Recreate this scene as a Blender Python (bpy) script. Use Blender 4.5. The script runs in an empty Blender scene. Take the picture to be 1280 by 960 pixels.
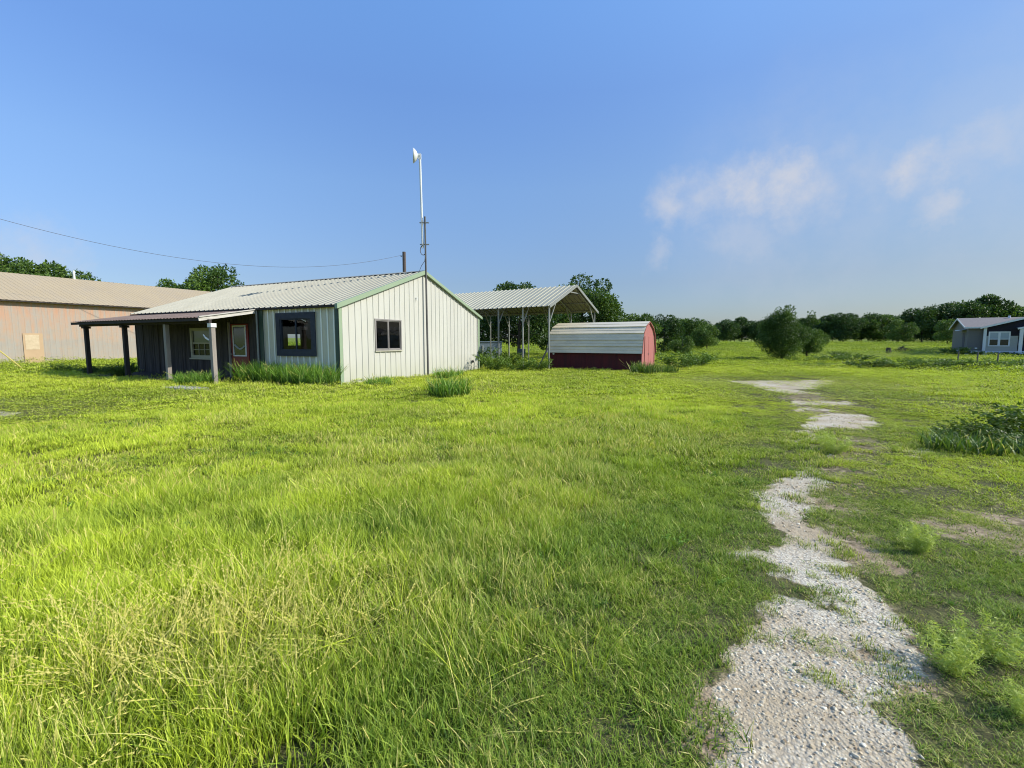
import bpy, math, random
import numpy as np
from mathutils import Vector, Matrix
R=math.radians
random.seed(7)
scene=bpy.context.scene
COL=scene.collection
PI=math.pi

# ------------------------------------------------------------------ noise helpers
def _hash(ix,iy,seed):
    h=(ix.astype(np.int64)*374761393+iy.astype(np.int64)*668265263+seed*1442695041)&0x7fffffff
    h=(h^(h>>13))*1274126177&0x7fffffff
    h=h^(h>>16)
    return (h&0xffff)/65535.0
def vnoise(x,y,scale,seed=0):
    x=np.asarray(x,float)/scale; y=np.asarray(y,float)/scale
    ix=np.floor(x); iy=np.floor(y); fx=x-ix; fy=y-iy
    fx=fx*fx*(3-2*fx); fy=fy*fy*(3-2*fy)
    a=_hash(ix,iy,seed);b=_hash(ix+1,iy,seed);c=_hash(ix,iy+1,seed);d=_hash(ix+1,iy+1,seed)
    return (a*(1-fx)+b*fx)*(1-fy)+(c*(1-fx)+d*fx)*fy
def fbm(x,y,scale,seed=0,octv=3):
    t=0;a=1;s=0
    for o in range(octv):
        t=t+a*vnoise(x,y,scale/(2**o),seed+o*17);s+=a;a*=.5
    return t/s
def sstep(a,b,x):
    t=np.clip((np.asarray(x,float)-a)/(b-a),0,1); return t*t*(3-2*t)

def gh(x,y):
    """height of the land"""
    x=np.asarray(x,float);y=np.asarray(y,float)
    r=np.hypot(x,y)
    z=(fbm(x,y,3.0,5,3)-.5)*.07*sstep(1,5,r)
    z=z+(fbm(x,y,18.0,9,2)-.5)*.16*sstep(26,45,r)
    z=z+.95*sstep(48,105,r)+3.2*sstep(110,420,r)
    return z

# ------------------------------------------------------------------ object helpers
def tag(o,label=None,cat=None,group=None,kind=None):
    if label:o['label']=label
    if cat:o['category']=cat
    if group:o['group']=group
    if kind:o['kind']=kind
    return o
def empty(name,loc,rz=0,label=None,cat=None,group=None):
    o=bpy.data.objects.new(name,None);COL.objects.link(o);o.location=loc;o.rotation_euler=(0,0,rz)
    o.empty_display_size=.3
    return tag(o,label,cat,group)
def copy_tree(o,parent=None):
    c=o.copy();COL.objects.link(c)
    if parent:c.parent=parent
    for ch in o.children: copy_tree(ch,c)
    return c
class MB:
    def __init__(s): s.v=[];s.f=[]
    def quad(s,a,b,c,d):
        n=len(s.v);s.v+=[tuple(a),tuple(b),tuple(c),tuple(d)];s.f.append((n,n+1,n+2,n+3));return s
    def poly(s,pts):
        n=len(s.v);s.v+=[tuple(p) for p in pts];s.f.append(tuple(range(n,n+len(pts))));return s
    def box(s,x0,x1,y0,y1,z0,z1):
        n=len(s.v)
        s.v+=[(x0,y0,z0),(x1,y0,z0),(x1,y1,z0),(x0,y1,z0),(x0,y0,z1),(x1,y0,z1),(x1,y1,z1),(x0,y1,z1)]
        for q in ((0,3,2,1),(4,5,6,7),(0,1,5,4),(1,2,6,5),(2,3,7,6),(3,0,4,7)): s.f.append(tuple(n+i for i in q))
        return s
    def bar(s,a,b,w,h,up=(0,0,1)):
        """box section w (sideways) x h (up) from a to b"""
        a=Vector(a);b=Vector(b);d=(b-a).normalized();up=Vector(up)
        if abs(d.dot(up))>.98: up=Vector((1,0,0))
        sd=d.cross(up).normalized();u=sd.cross(d).normalized()
        n=len(s.v)
        for p in (a,b):
            for i,j in ((-1,-1),(1,-1),(1,1),(-1,1)): s.v.append(tuple(p+sd*(i*w/2)+u*(j*h/2)))
        for q in ((0,3,2,1),(4,5,6,7),(0,1,5,4),(1,2,6,5),(2,3,7,6),(3,0,4,7)): s.f.append(tuple(n+i for i in q))
        return s
    def tube(s,pts,rad,k=8,cap=True):
        pts=[Vector(p) for p in pts]
        if not hasattr(rad,'__len__'): rad=[rad]*len(pts)
        rings=[];sd=None
        for i,p in enumerate(pts):
            d=(pts[min(i+1,len(pts)-1)]-pts[max(i-1,0)]).normalized()
            if sd is None:
                sd=d.cross(Vector((0,0,1)))
                if sd.length<.1: sd=d.cross(Vector((1,0,0)))
            sd=(sd-d*sd.dot(d)).normalized();u=d.cross(sd)
            n=len(s.v);rings.append(n)
            for j in range(k):
                t=2*PI*j/k;s.v.append(tuple(p+(sd*math.cos(t)+u*math.sin(t))*rad[i]))
        for a,b in zip(rings[:-1],rings[1:]):
            for j in range(k): s.f.append((a+j,a+(j+1)%k,b+(j+1)%k,b+j))
        if cap:
            s.f.append(tuple(rings[0]+j for j in range(k))[::-1]);s.f.append(tuple(rings[-1]+j for j in range(k)))
        return s
    def lathe(s,prof,O,axis,k=20):
        """prof: list of (radius, dist along axis)"""
        O=Vector(O);ax=Vector(axis).normalized();sd=ax.cross(Vector((0,0,1)));
        if sd.length<.1: sd=Vector((1,0,0))
        sd.normalize();u=ax.cross(sd);rings=[]
        for r,t in prof:
            n=len(s.v);rings.append(n)
            for j in range(k):
                q=2*PI*j/k;s.v.append(tuple(O+ax*t+(sd*math.cos(q)+u*math.sin(q))*max(r,1e-4)))
        for a,b in zip(rings[:-1],rings[1:]):
            for j in range(k): s.f.append((a+j,a+(j+1)%k,b+(j+1)%k,b+j))
        return s
    def build(s,name,m,parent=None,smooth=False,bevel=0):
        me=bpy.data.meshes.new(name);me.from_pydata(s.v,[],s.f);me.update()
        if smooth: me.shade_smooth()
        o=bpy.data.objects.new(name,me);COL.objects.link(o)
        if m: me.materials.append(m)
        if parent:o.parent=parent
        if bevel:
            b=o.modifiers.new('bevel','BEVEL');b.width=bevel;b.segments=2;b.limit_method='ANGLE'
        return o
def rib_panel(M,O,u,v,n,W,top,s=.305,rw=.05,rh=.025,bottom=0.,holes=(),start=.15,apex=None,tk=.012):
    """one corrugated sheet; top(u) gives the sheet's upper edge"""
    O=Vector(O);u=Vector(u).normalized();v=Vector(v).normalized();n=Vector(n).normalized()
    base=[(0,0)];c=start
    while c+rw/2+tk<W:
        if c-rw/2-tk>0: base+=[(c-rw/2-tk,0),(c-rw/2,rh),(c+rw/2,rh),(c+rw/2+tk,0)]
        c+=s
    base.append((W,0))
    bu=np.array([b[0] for b in base]);bo=np.array([b[1] for b in base])
    ex=[a for h in holes for a in h[:2]]+([apex] if apex else [])
    us=np.unique(np.round(np.concatenate([bu,np.array(ex)]),5)) if ex else bu
    off=np.interp(us,bu,bo)
    P=lambda a,b,o: O+u*a+v*b+n*o
    for i in range(len(us)-1):
        a,b=us[i],us[i+1]
        if b-a<1e-6: continue
        mid=(a+b)/2;iv=[[bottom,None]]
        for h in holes:
            if h[0]<mid<h[1]: iv=[[bottom,h[2]],[h[3],None]]
        for lo,hi in iv:
            ta,tb=(top(a),top(b)) if hi is None else (hi,hi)
            M.quad(P(a,lo,off[i]),P(b,lo,off[i+1]),P(b,tb,off[i+1]),P(a,ta,off[i]))
    return M
def np_mesh(name,verts,faces,mat,attrs=None,smooth=False):
    """faces: (n,k) int array; attrs: dict name -> (nverts,3) colours"""
    me=bpy.data.meshes.new(name);nv=len(verts)
    me.vertices.add(nv);me.vertices.foreach_set('co',np.asarray(verts,np.float32).ravel())
    fl=faces if isinstance(faces,list) else [faces]
    tot=np.concatenate([np.full(len(f),f.shape[1]) for f in fl]);idx=np.concatenate([f.ravel() for f in fl]).astype(np.int32)
    me.loops.add(len(idx));me.loops.foreach_set('vertex_index',idx)
    me.polygons.add(len(tot));st=np.concatenate([[0],np.cumsum(tot)[:-1]]).astype(np.int32)
    me.polygons.foreach_set('loop_start',st);me.polygons.foreach_set('loop_total',tot.astype(np.int32))
    if smooth: me.polygons.foreach_set('use_smooth',np.ones(len(tot),bool))
    me.update(calc_edges=True)
    for k,a in (attrs or {}).items():
        at=me.attributes.new(k,'FLOAT_COLOR','POINT');c=np.ones((nv,4),np.float32);c[:,:a.shape[1]]=a;at.data.foreach_set('color',c.ravel())
    if mat: me.materials.append(mat)
    return me

# ------------------------------------------------------------------ materials
def nt(m): m.use_nodes=True;t=m.node_tree;t.nodes.clear();return t
def node(t,ty,**kw):
    n=t.nodes.new(ty)
    for k,v in kw.items():
        if k.startswith('i_'): n.inputs[k[2:].replace('_',' ')].default_value=v
        else: setattr(n,k,v)
    return n
def mixc(t,f,a,b,blend='MIX'):
    n=t.nodes.new('ShaderNodeMix');n.data_type='RGBA';n.blend_type=blend
    for s,v in ((n.inputs[0],f),(n.inputs[6],a),(n.inputs[7],b)):
        if isinstance(v,bpy.types.NodeSocket): t.links.new(v,s)
        elif isinstance(v,(int,float)): s.default_value=v
        else: s.default_value=(*v[:3],1)
    return n.outputs[2]
def ramp(t,f,stops,interp='LINEAR'):
    n=t.nodes.new('ShaderNodeValToRGB');n.color_ramp.interpolation=interp;e=n.color_ramp.elements
    while len(e)<len(stops): e.new(.5)
    for i,(p,c) in enumerate(stops): e[i].position=p;e[i].color=(*c,1) if len(c)==3 else c
    t.links.new(f,n.inputs[0]);return n.outputs[0]
def math_(t,op,a,b=None,clamp=False):
    n=t.nodes.new('ShaderNodeMath');n.operation=op;n.use_clamp=clamp
    for i,v in enumerate((a,b)):
        if v is None: continue
        if isinstance(v,bpy.types.NodeSocket): t.links.new(v,n.inputs[i])
        else: n.inputs[i].default_value=v
    return n.outputs[0]
def noise(t,vec,scale,detail=4,rough=.55,out='Fac',dist=0):
    n=t.nodes.new('ShaderNodeTexNoise');n.inputs['Scale'].default_value=scale;n.inputs['Detail'].default_value=detail
    n.inputs['Roughness'].default_value=rough;n.inputs['Distortion'].default_value=dist
    if vec: t.links.new(vec,n.inputs['Vector'])
    return n.outputs[out]
def coords(t,scale=(1,1,1)):
    c=t.nodes.new('ShaderNodeTexCoord');m=t.nodes.new('ShaderNodeMapping');m.inputs['Scale'].default_value=scale
    t.links.new(c.outputs['Object'],m.inputs['Vector']);return m.outputs[0]
def mat(name,c1,c2=None,scale=2.,stretch=(1,1,1),rough=.6,metal=0,spec=.4,bump=0,bscale=30,dirt=None,dirt_amt=.3,dscale=1.,dstretch=None,inside=None,low=None,ribx=None):
    m=bpy.data.materials.new(name);t=nt(m);L=t.links
    out=node(t,'ShaderNodeOutputMaterial');p=node(t,'ShaderNodeBsdfPrincipled')
    L.new(p.outputs[0],out.inputs[0])
    v=coords(t,stretch)
    c2=c2 or tuple(k*.85 for k in c1)
    col=mixc(t,ramp(t,noise(t,v,scale),[(.3,(0,0,0)),(.7,(1,1,1))]),c1,c2)
    if dirt:
        v2=coords(t,dstretch or stretch)
        f=ramp(t,noise(t,v2,dscale,6,.65),[(.45,(0,0,0)),(.68,(1,1,1))])
        col=mixc(t,math_(t,'MULTIPLY',f,dirt_amt),col,dirt)
    if low:   # splash-back and dust near the foot of a wall
        sp=t.nodes.new('ShaderNodeSeparateXYZ');c=t.nodes.new('ShaderNodeTexCoord');L.new(c.outputs['Object'],sp.inputs[0])
        mr=t.nodes.new('ShaderNodeMapRange');mr.inputs[1].default_value=low[1];mr.inputs[2].default_value=0.;L.new(sp.outputs[2],mr.inputs[0])
        f=math_(t,'MULTIPLY',mr.outputs[0],noise(t,v,3,5,.7),True)
        col=mixc(t,f,col,low[0])
    if ribx:   # the crowns of the ribs are paler
        sp=t.nodes.new('ShaderNodeSeparateXYZ');c=t.nodes.new('ShaderNodeTexCoord');L.new(c.outputs['Object'],sp.inputs[0])
        col=mixc(t,math_(t,'LESS_THAN',math_(t,'MULTIPLY',sp.outputs[0],-1.),.024),ribx,col)
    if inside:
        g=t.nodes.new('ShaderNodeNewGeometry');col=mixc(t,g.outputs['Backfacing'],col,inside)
    L.new(col,p.inputs['Base Color'])
    rr=t.nodes.new('ShaderNodeMapRange');rr.inputs[3].default_value=max(rough-.1,.02);rr.inputs[4].default_value=min(rough+.12,1)
    L.new(noise(t,v,scale*3),rr.inputs[0]);L.new(rr.outputs[0],p.inputs['Roughness'])
    p.inputs['Metallic'].default_value=metal;p.inputs['Specular IOR Level'].default_value=spec
    if bump:
        b=t.nodes.new('ShaderNodeBump');b.inputs['Strength'].default_value=bump;b.inputs['Distance'].default_value=.02
        L.new(noise(t,v,bscale,5,.6),b.inputs['Height']);L.new(b.outputs[0],p.inputs['Normal'])
    return m
def glass(name,tint=(.75,.8,.8)):
    m=bpy.data.materials.new(name);t=nt(m);L=t.links
    out=node(t,'ShaderNodeOutputMaterial');tr=node(t,'ShaderNodeBsdfTransparent');tr.inputs[0].default_value=(*tint,1)
    gl=node(t,'ShaderNodeBsdfGlossy');gl.inputs['Roughness'].default_value=.02
    lw=node(t,'ShaderNodeLayerWeight');lw.inputs[0].default_value=.5;fr_=math_(t,'ADD',math_(t,'MULTIPLY',math_(t,'POWER',lw.outputs['Facing'],5.),.8),.04)
    b=t.nodes.new('ShaderNodeBump');b.inputs['Strength'].default_value=.15;b.inputs['Distance'].default_value=.02
    L.new(noise(t,coords(t),2.,2),b.inputs['Height']);L.new(b.outputs[0],gl.inputs['Normal'])
    mx=node(t,'ShaderNodeMixShader');L.new(fr_,mx.inputs[0]);L.new(tr.outputs[0],mx.inputs[1]);L.new(gl.outputs[0],mx.inputs[2])
    L.new(mx.outputs[0],out.inputs[0]);return m

M={}
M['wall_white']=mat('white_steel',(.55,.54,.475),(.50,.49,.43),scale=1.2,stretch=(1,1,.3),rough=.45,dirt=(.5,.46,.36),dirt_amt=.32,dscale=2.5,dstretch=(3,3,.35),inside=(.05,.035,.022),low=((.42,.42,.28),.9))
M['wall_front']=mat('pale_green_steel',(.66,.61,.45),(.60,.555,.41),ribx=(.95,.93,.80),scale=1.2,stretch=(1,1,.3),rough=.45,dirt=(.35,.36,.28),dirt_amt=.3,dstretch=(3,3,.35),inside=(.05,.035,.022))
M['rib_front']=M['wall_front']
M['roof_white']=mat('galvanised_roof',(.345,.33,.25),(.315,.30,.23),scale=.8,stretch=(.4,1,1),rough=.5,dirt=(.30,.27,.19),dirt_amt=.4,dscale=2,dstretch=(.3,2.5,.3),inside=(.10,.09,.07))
M['green']=mat('green_trim',(.29,.37,.24),(.25,.33,.21),rough=.45,dirt=(.4,.42,.3),dirt_amt=.25)
M['green_dark']=mat('dark_green_trim',(.035,.075,.055),(.03,.06,.045),rough=.4)
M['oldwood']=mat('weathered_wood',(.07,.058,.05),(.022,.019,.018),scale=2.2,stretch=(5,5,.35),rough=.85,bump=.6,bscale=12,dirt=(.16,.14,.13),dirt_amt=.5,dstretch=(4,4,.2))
M['postwood']=mat('post_wood',(.36,.32,.27),(.26,.23,.2),scale=3,stretch=(8,8,.5),rough=.85,bump=.5,bscale=10,dirt=(.15,.12,.1),dirt_amt=.4)
M['darkwood']=mat('dark_beam_wood',(.05,.04,.035),(.03,.025,.022),scale=3,stretch=(8,8,.8),rough=.85,bump=.4)
M['rustroof']=mat('rusty_porch_sheet',(.20,.135,.10),(.27,.20,.155),scale=1.5,stretch=(.5,2,1),rough=.75,dirt=(.11,.07,.05),dirt_amt=.7,dscale=2.5,inside=(.05,.04,.035))
M['whiteboard']=mat('flaking_white_board',(.62,.59,.52),(.5,.47,.41),scale=5,stretch=(.6,4,4),rough=.7,dirt=(.2,.17,.14),dirt_amt=.6,dscale=4)
M['cream']=mat('cream_frame',(.5,.48,.36),(.42,.4,.3),rough=.6)
M['white']=mat('white_frame',(.75,.75,.72),(.68,.68,.65),rough=.5)
M['reddoor']=mat('red_door',(.22,.010,.014),(.17,.008,.012),rough=.4)
M['blackframe']=mat('black_painted_board',(.022,.028,.04),(.035,.04,.055),scale=6,rough=.65,bump=.2)
M['alu']=mat('aluminium_frame',(.34,.31,.29),(.26,.24,.22),rough=.45,metal=.4)
M['galv']=mat('galvanised_tube',(.29,.30,.27),(.24,.25,.23),scale=6,rough=.45,metal=.25)
M['darkpipe']=mat('dark_steel_pipe',(.09,.09,.085),(.13,.125,.12),scale=5,rough=.6,metal=.3)
M['whitepipe']=mat('white_pipe',(.72,.74,.72),(.66,.68,.66),rough=.45)
M['glass']=glass('window_glass')
M['darkin']=mat('dark_interior',(.04,.03,.022),(.03,.022,.018),rough=.9)
M['concrete']=mat('concrete',(.42,.40,.36),(.33,.31,.28),scale=4,rough=.9,bump=.4)
M['shed_end']=mat('faded_red_lit',(.40,.145,.125),(.36,.12,.105),scale=2,stretch=(4,1,.4),rough=.75,dirt=(.3,.15,.12),dirt_amt=.4)  # board paint as on the sunlit end; shaded copy follows
M['shed_front']=mat('faded_red_shaded',(.085,.008,.013),(.065,.006,.01),scale=2,stretch=(1,4,.4),rough=.75,dirt=(.04,.008,.012),dirt_amt=.6)  # same paint darkened: the shade on the front is put into the colour
M['shed_roof']=mat('grey_shed_roof',(.78,.68,.48),(.68,.60,.43),scale=1.5,stretch=(1,.5,2),rough=.35,metal=.0,dirt=(.42,.38,.30),dirt_amt=.35,dscale=2)
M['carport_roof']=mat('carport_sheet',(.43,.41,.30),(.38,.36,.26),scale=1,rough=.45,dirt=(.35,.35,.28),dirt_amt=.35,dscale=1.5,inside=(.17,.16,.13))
M['tanroof']=mat('tan_roof',(.48,.375,.22),(.45,.35,.205),scale=.5,stretch=(1,.3,1),rough=.55,dirt=(.4,.33,.24),dirt_amt=.35,dscale=1.2)
def rusty_wall():
    m=bpy.data.materials.new('faded_patchy_steel');t=nt(m);L=t.links
    out=node(t,'ShaderNodeOutputMaterial');p=node(t,'ShaderNodeBsdfPrincipled');L.new(p.outputs[0],out.inputs[0])
    v=coords(t,(.35,1,1));v2=coords(t,(3.2,1,.35));v3=coords(t,(.8,1,1.6))
    sp=t.nodes.new('ShaderNodeSeparateXYZ');c=t.nodes.new('ShaderNodeTexCoord');L.new(c.outputs['Object'],sp.inputs[0])
    h=math_(t,'MULTIPLY',sp.outputs[2],.235)
    f=math_(t,'ADD',math_(t,'MULTIPLY',h,.62),math_(t,'MULTIPLY',noise(t,v3,.9,5,.6),.62))
    col=ramp(t,f,[(.28,(.40,.33,.25)),(.5,(.35,.30,.245)),(.62,(.44,.31,.215)),(.86,(.48,.285,.19))])
    col=mixc(t,ramp(t,noise(t,v2,1.4,6,.7),[(.40,(0,0,0)),(.60,(.85,.85,.85))]),col,(.36,.335,.29))
    col=mixc(t,ramp(t,noise(t,v3,3.4,6,.7),[(.52,(0,0,0)),(.72,(.5,.5,.5))]),col,(.46,.28,.18))
    L.new(col,p.inputs['Base Color']);p.inputs['Roughness'].default_value=.8;p.inputs['Specular IOR Level'].default_value=.2
    return m
M['rustwall']=rusty_wall()
M['plywood']=mat('tan_plywood',(.50,.35,.21),(.46,.32,.19),scale=2,rough=.85)
M['plypale']=mat('pale_plywood',(.60,.48,.32),(.50,.39,.25),scale=6,rough=.85)
M['homedark']=mat('charcoal_siding',(.085,.08,.09),(.07,.065,.075),rough=.7)
M['homegrey']=mat('grey_siding',(.175,.165,.145),(.155,.145,.13),scale=3,stretch=(1,1,8),rough=.7)
M['homelight']=mat('light_grey_siding',(.43,.43,.38),(.39,.39,.34),scale=3,stretch=(1,1,8),rough=.7)
M['homeblack']=mat('black_shingle_siding',(.018,.013,.02),(.012,.01,.014),rough=.8)
M['shingle']=mat('grey_shingle',(.23,.205,.19),(.18,.16,.15),scale=8,rough=.9,bump=.3)
M['skirt']=mat('white_skirting',(.72,.74,.76),(.64,.66,.68),rough=.6)
M['curtain']=mat('window_blind',(.42,.46,.46),(.35,.39,.4),rough=.8)
M['bluebox']=mat('blue_grey_steel',(.22,.28,.33),(.17,.22,.26),rough=.5)
M['pole']=mat('utility_pole_wood',(.13,.10,.085),(.09,.07,.06),scale=3,stretch=(5,5,.4),rough=.9)
M['yellow']=mat('yellow_guard',(.62,.5,.12),(.55,.44,.1),rough=.5)
M['wire']=mat('wire',(.13,.13,.15),rough=.6)
M['bark']=mat('bark',(.10,.08,.06),(.06,.05,.04),scale=5,stretch=(3,3,.6),rough=.95,bump=.8,bscale=14)

def leafmat(name,dark,light,trans=.3,inst=False,dry=None,dryattr=False,rough=.5,spec=.3,tip=None):
    """foliage: vertex attribute 'bv' = (random per leaf, height along blade, dry); tint per instance"""
    m=bpy.data.materials.new(name);t=nt(m);L=t.links
    out=node(t,'ShaderNodeOutputMaterial')
    a=t.nodes.new('ShaderNodeAttribute');a.attribute_name='bv'
    s=t.nodes.new('ShaderNodeSeparateColor');L.new(a.outputs['Color'],s.inputs[0])
    f=s.outputs[0]
    if inst:
        b=t.nodes.new('ShaderNodeAttribute');b.attribute_name='tint';b.attribute_type='INSTANCER'
        s2=t.nodes.new('ShaderNodeSeparateColor');L.new(b.outputs['Color'],s2.inputs[0])
        f=math_(t,'ADD',math_(t,'MULTIPLY',s.outputs[0],.45),math_(t,'SUBTRACT',s2.outputs[0],.22),True)
    col=mixc(t,f,dark,light)
    if inst: col=mixc(t,math_(t,'MULTIPLY',s2.outputs[2],.85),col,(.085,.215,.035))
    if tip:
        col=mixc(t,math_(t,'MULTIPLY',math_(t,'POWER',s.outputs[1],2.),.6),col,tip)
    if dry:
        fd=s.outputs[2]
        if inst:
            rnd=math_(t,'GREATER_THAN',math_(t,'ADD',s.outputs[0],s2.outputs[1]),1.0)
            fd=math_(t,'MAXIMUM',fd,math_(t,'MULTIPLY',rnd,.8))
        col=mixc(t,fd,col,dry)
    # root of every blade is darker: shade between the blades put into the colour
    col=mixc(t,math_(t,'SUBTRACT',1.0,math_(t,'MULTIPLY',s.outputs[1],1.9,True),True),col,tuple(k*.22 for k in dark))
    p=node(t,'ShaderNodeBsdfPrincipled');p.inputs['Roughness'].default_value=rough;p.inputs['Specular IOR Level'].default_value=spec
    L.new(col,p.inputs['Base Color'])
    tr=node(t,'ShaderNodeBsdfTranslucent');L.new(mixc(t,1.,col,(1.25,1.3,.6),'MULTIPLY'),tr.inputs[0])
    mx=node(t,'ShaderNodeMixShader');mx.inputs[0].default_value=trans
    L.new(p.outputs[0],mx.inputs[1]);L.new(tr.outputs[0],mx.inputs[2]);L.new(mx.outputs[0],out.inputs[0])
    return m
GD=(.13,.25,.012);GL=(.66,.75,.05);STRAW=(.80,.70,.26)
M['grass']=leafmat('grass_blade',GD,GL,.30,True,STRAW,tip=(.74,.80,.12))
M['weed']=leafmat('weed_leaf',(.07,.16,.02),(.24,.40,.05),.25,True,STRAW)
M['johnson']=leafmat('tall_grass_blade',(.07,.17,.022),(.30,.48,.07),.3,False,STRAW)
M['lime']=leafmat('lime_feathery_leaf',(.26,.42,.03),(.52,.66,.08),.35,True,STRAW)
M['shrub']=leafmat('dark_weed_leaf',(.03,.068,.010),(.155,.24,.028),.25,False,(.5,.45,.3))
M['hedge']=leafmat('mid_green_leaf',(.05,.11,.018),(.20,.30,.04),.25,False,STRAW)
M['leaf_dark']=leafmat('dark_tree_leaf',(.014,.042,.013),(.095,.165,.030),.22,False)
M['leaf_mid']=leafmat('tree_leaf',(.020,.056,.013),(.155,.25,.04),.25,False)
M['leaf_light']=leafmat('light_tree_leaf',(.04,.085,.016),(.17,.26,.05),.25,False)

# ------------------------------------------------------------------ ground
POLY={
'main':([(0.65,1.2),(0.73,1.5),(0.84,1.67),(0.86,1.81),(1.0,2.03),(1.13,2.2),(1.28,2.33),(1.39,2.5),(1.54,2.53),(1.71,2.54),(1.81,2.67),(1.77,2.79),(1.66,2.97),(1.56,3.12),(2.01,3.45),(2.18,4.1),(2.62,4.76),(2.96,4.97),(3.37,5.29),(3.67,5.38),(3.41,4.9),(2.87,4.16),(2.53,3.82),(2.4,3.56),(2.59,3.53),(2.45,3.18),(2.18,2.84),(2.14,2.56),(2.05,2.33),(1.93,2.17),(2.0,2.05),(1.77,1.88),(1.48,1.73),(1.47,1.63),(1.47,1.5),(1.39,1.2)],1.),
'slab':([(8.19,17.77),(12.71,17.96),(9.71,14.6),(8.8,14.35),(8.94,13.24),(7.85,13.04),(8.04,15.38)],1.),
'p2':([(6.84,11.31),(8.57,11.54),(8.11,10.74),(6.41,10.54)],1.),
'p2b':([(6.26,10.29),(7.24,10.35),(7.02,9.98),(6.04,9.87)],.9),
'p3':([(5.52,8.75),(6.12,9.33),(6.67,9.64),(7.26,9.43),(6.83,8.24),(6.12,7.93),(5.55,8.0),(5.15,7.57),(4.86,6.94),(4.52,6.62),(4.14,6.72),(4.24,7.09),(4.92,7.57),(5.25,8.32)],1.),
'mid':([(3.35,5.2),(3.7,6.0),(4.1,6.9),(4.6,6.8),(4.2,6.0),(3.75,5.3)],.42),
'mid2':([(5.6,9.2),(6.2,10.4),(7.9,12.4),(8.3,13.4),(9.0,13.4),(8.6,12.2),(7.6,10.8),(6.8,9.5)],.40),
'p4':([(5.2,6.18),(5.65,6.34),(5.74,5.96),(5.42,5.79),(5.07,5.91)],1.),
'left':([(-11.62,10.22),(-10.74,9.87),(-9.97,9.12),(-10.07,8.84)],.8),
'far_patch':([(33,47),(38,46.5),(38,45.5),(34,45.5)],.9),
}
DIRT={
'd1':([(4.03,4.1),(4.17,3.96),(4.42,3.86),(4.0,3.49),(3.7,3.38),(3.53,3.45),(3.68,3.77)],.9),
'd2':([(1.99,2.48),(2.06,2.2),(2.04,1.97),(1.79,1.79),(1.5,1.67),(1.64,2.03)],.8),
'd3':([(0.73,1.92),(0.98,1.97),(0.78,1.5),(0.54,1.5),(0.63,1.69)],.8),
'd4':([(2.7,3.77),(2.86,3.31),(2.65,3.06),(2.41,3.12),(2.51,3.45)],.8),
'track':([(3.3,5.2),(4.2,6.7),(5.3,8.4),(6.3,10.5),(7.2,12.5),(8.2,14.2),(9.3,14.3),(8.6,12.3),(8.2,10.6),(7.2,9.0),(6.2,7.6),(5.6,6.6),(4.3,5.3),(3.0,3.6),(2.4,2.9),(2.2,3.0)],.45),
'track2':([(-2.9,6.9),(-1.2,7.1),(-1.0,6.75),(-2.5,6.6)],.5),
}
def sdist(px,py,poly):
    """signed distance to a polygon, positive inside"""
    px=np.asarray(px,float);py=np.asarray(py,float);d=np.full(px.shape,1e9);ins=np.zeros(px.shape,bool)
    n=len(poly)
    for i in range(n):
        ax,ay=poly[i];bx,by=poly[(i+1)%n]
        ex,ey=bx-ax,by-ay;wx,wy=px-ax,py-ay
        t=np.clip((wx*ex+wy*ey)/(ex*ex+ey*ey),0,1)
        d=np.minimum(d,np.hypot(wx-ex*t,wy-ey*t))
        c=((ay>py)!=(by>py))&(px<(bx-ax)*(py-ay)/((by-ay) if by!=ay else 1e-9)+ax)
        ins^=c
    return np.where(ins,d,-d)
def pmask(x,y,D,w):
    x=np.asarray(x,float);y=np.asarray(y,float)
    r=np.hypot(x,y);ww=w*np.clip(r/4,.5,1.6)
    q=np.clip(r/5,.5,1.15);nx=x+((fbm(x,y,.5,31,3)-.5)*.34+(fbm(x,y,.13,32,3)-.5)*.34)*q;ny=y+((fbm(x,y,.5,77,3)-.5)*.34+(fbm(x,y,.13,78,3)-.5)*.34)*q
    out=np.zeros(x.shape)
    for poly,k in D.values():
        xs=[p[0] for p in poly];ys=[p[1] for p in poly]
        b=(x>min(xs)-2)&(x<max(xs)+2)&(y>min(ys)-2)&(y<max(ys)+2)
        if b.any():
            s=sdist(nx[b],ny[b],poly);out[b]=np.maximum(out[b],k*sstep(-ww[b],ww[b],s))
    return out
def gravel_mask(x,y):
    m=pmask(x,y,POLY,.12)
    # islands of turf and soil inside the gravel
    r=np.hypot(x,y)
    return m*(1-.8*sstep(.62,.74,fbm(x,y,.42,47,5))*sstep(7,4,r))*(1-.35*sstep(.52,.66,fbm(x,y,.16,48,3)))
def dirt_mask(x,y):
    m=np.maximum(pmask(x,y,DIRT,.25),.85*pmask(x,y,{'h':(POLY['main'][0],1.)},.34)*np.maximum(sstep(.36,.56,fbm(x,y,.45,52,4)),.8*pmask(x,y,{'h':(POLY['main'][0],1.)},.1)))
    # thin worn soil right of the track, close to the camera
    x=np.asarray(x,float);y=np.asarray(y,float)
    z=sstep(.7,1.5,x-.35*y)*sstep(8.5,3.5,np.hypot(x,y))*sstep(.44,.62,fbm(x,y,.6,41,4))
    return np.maximum(m,z*.85)

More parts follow.
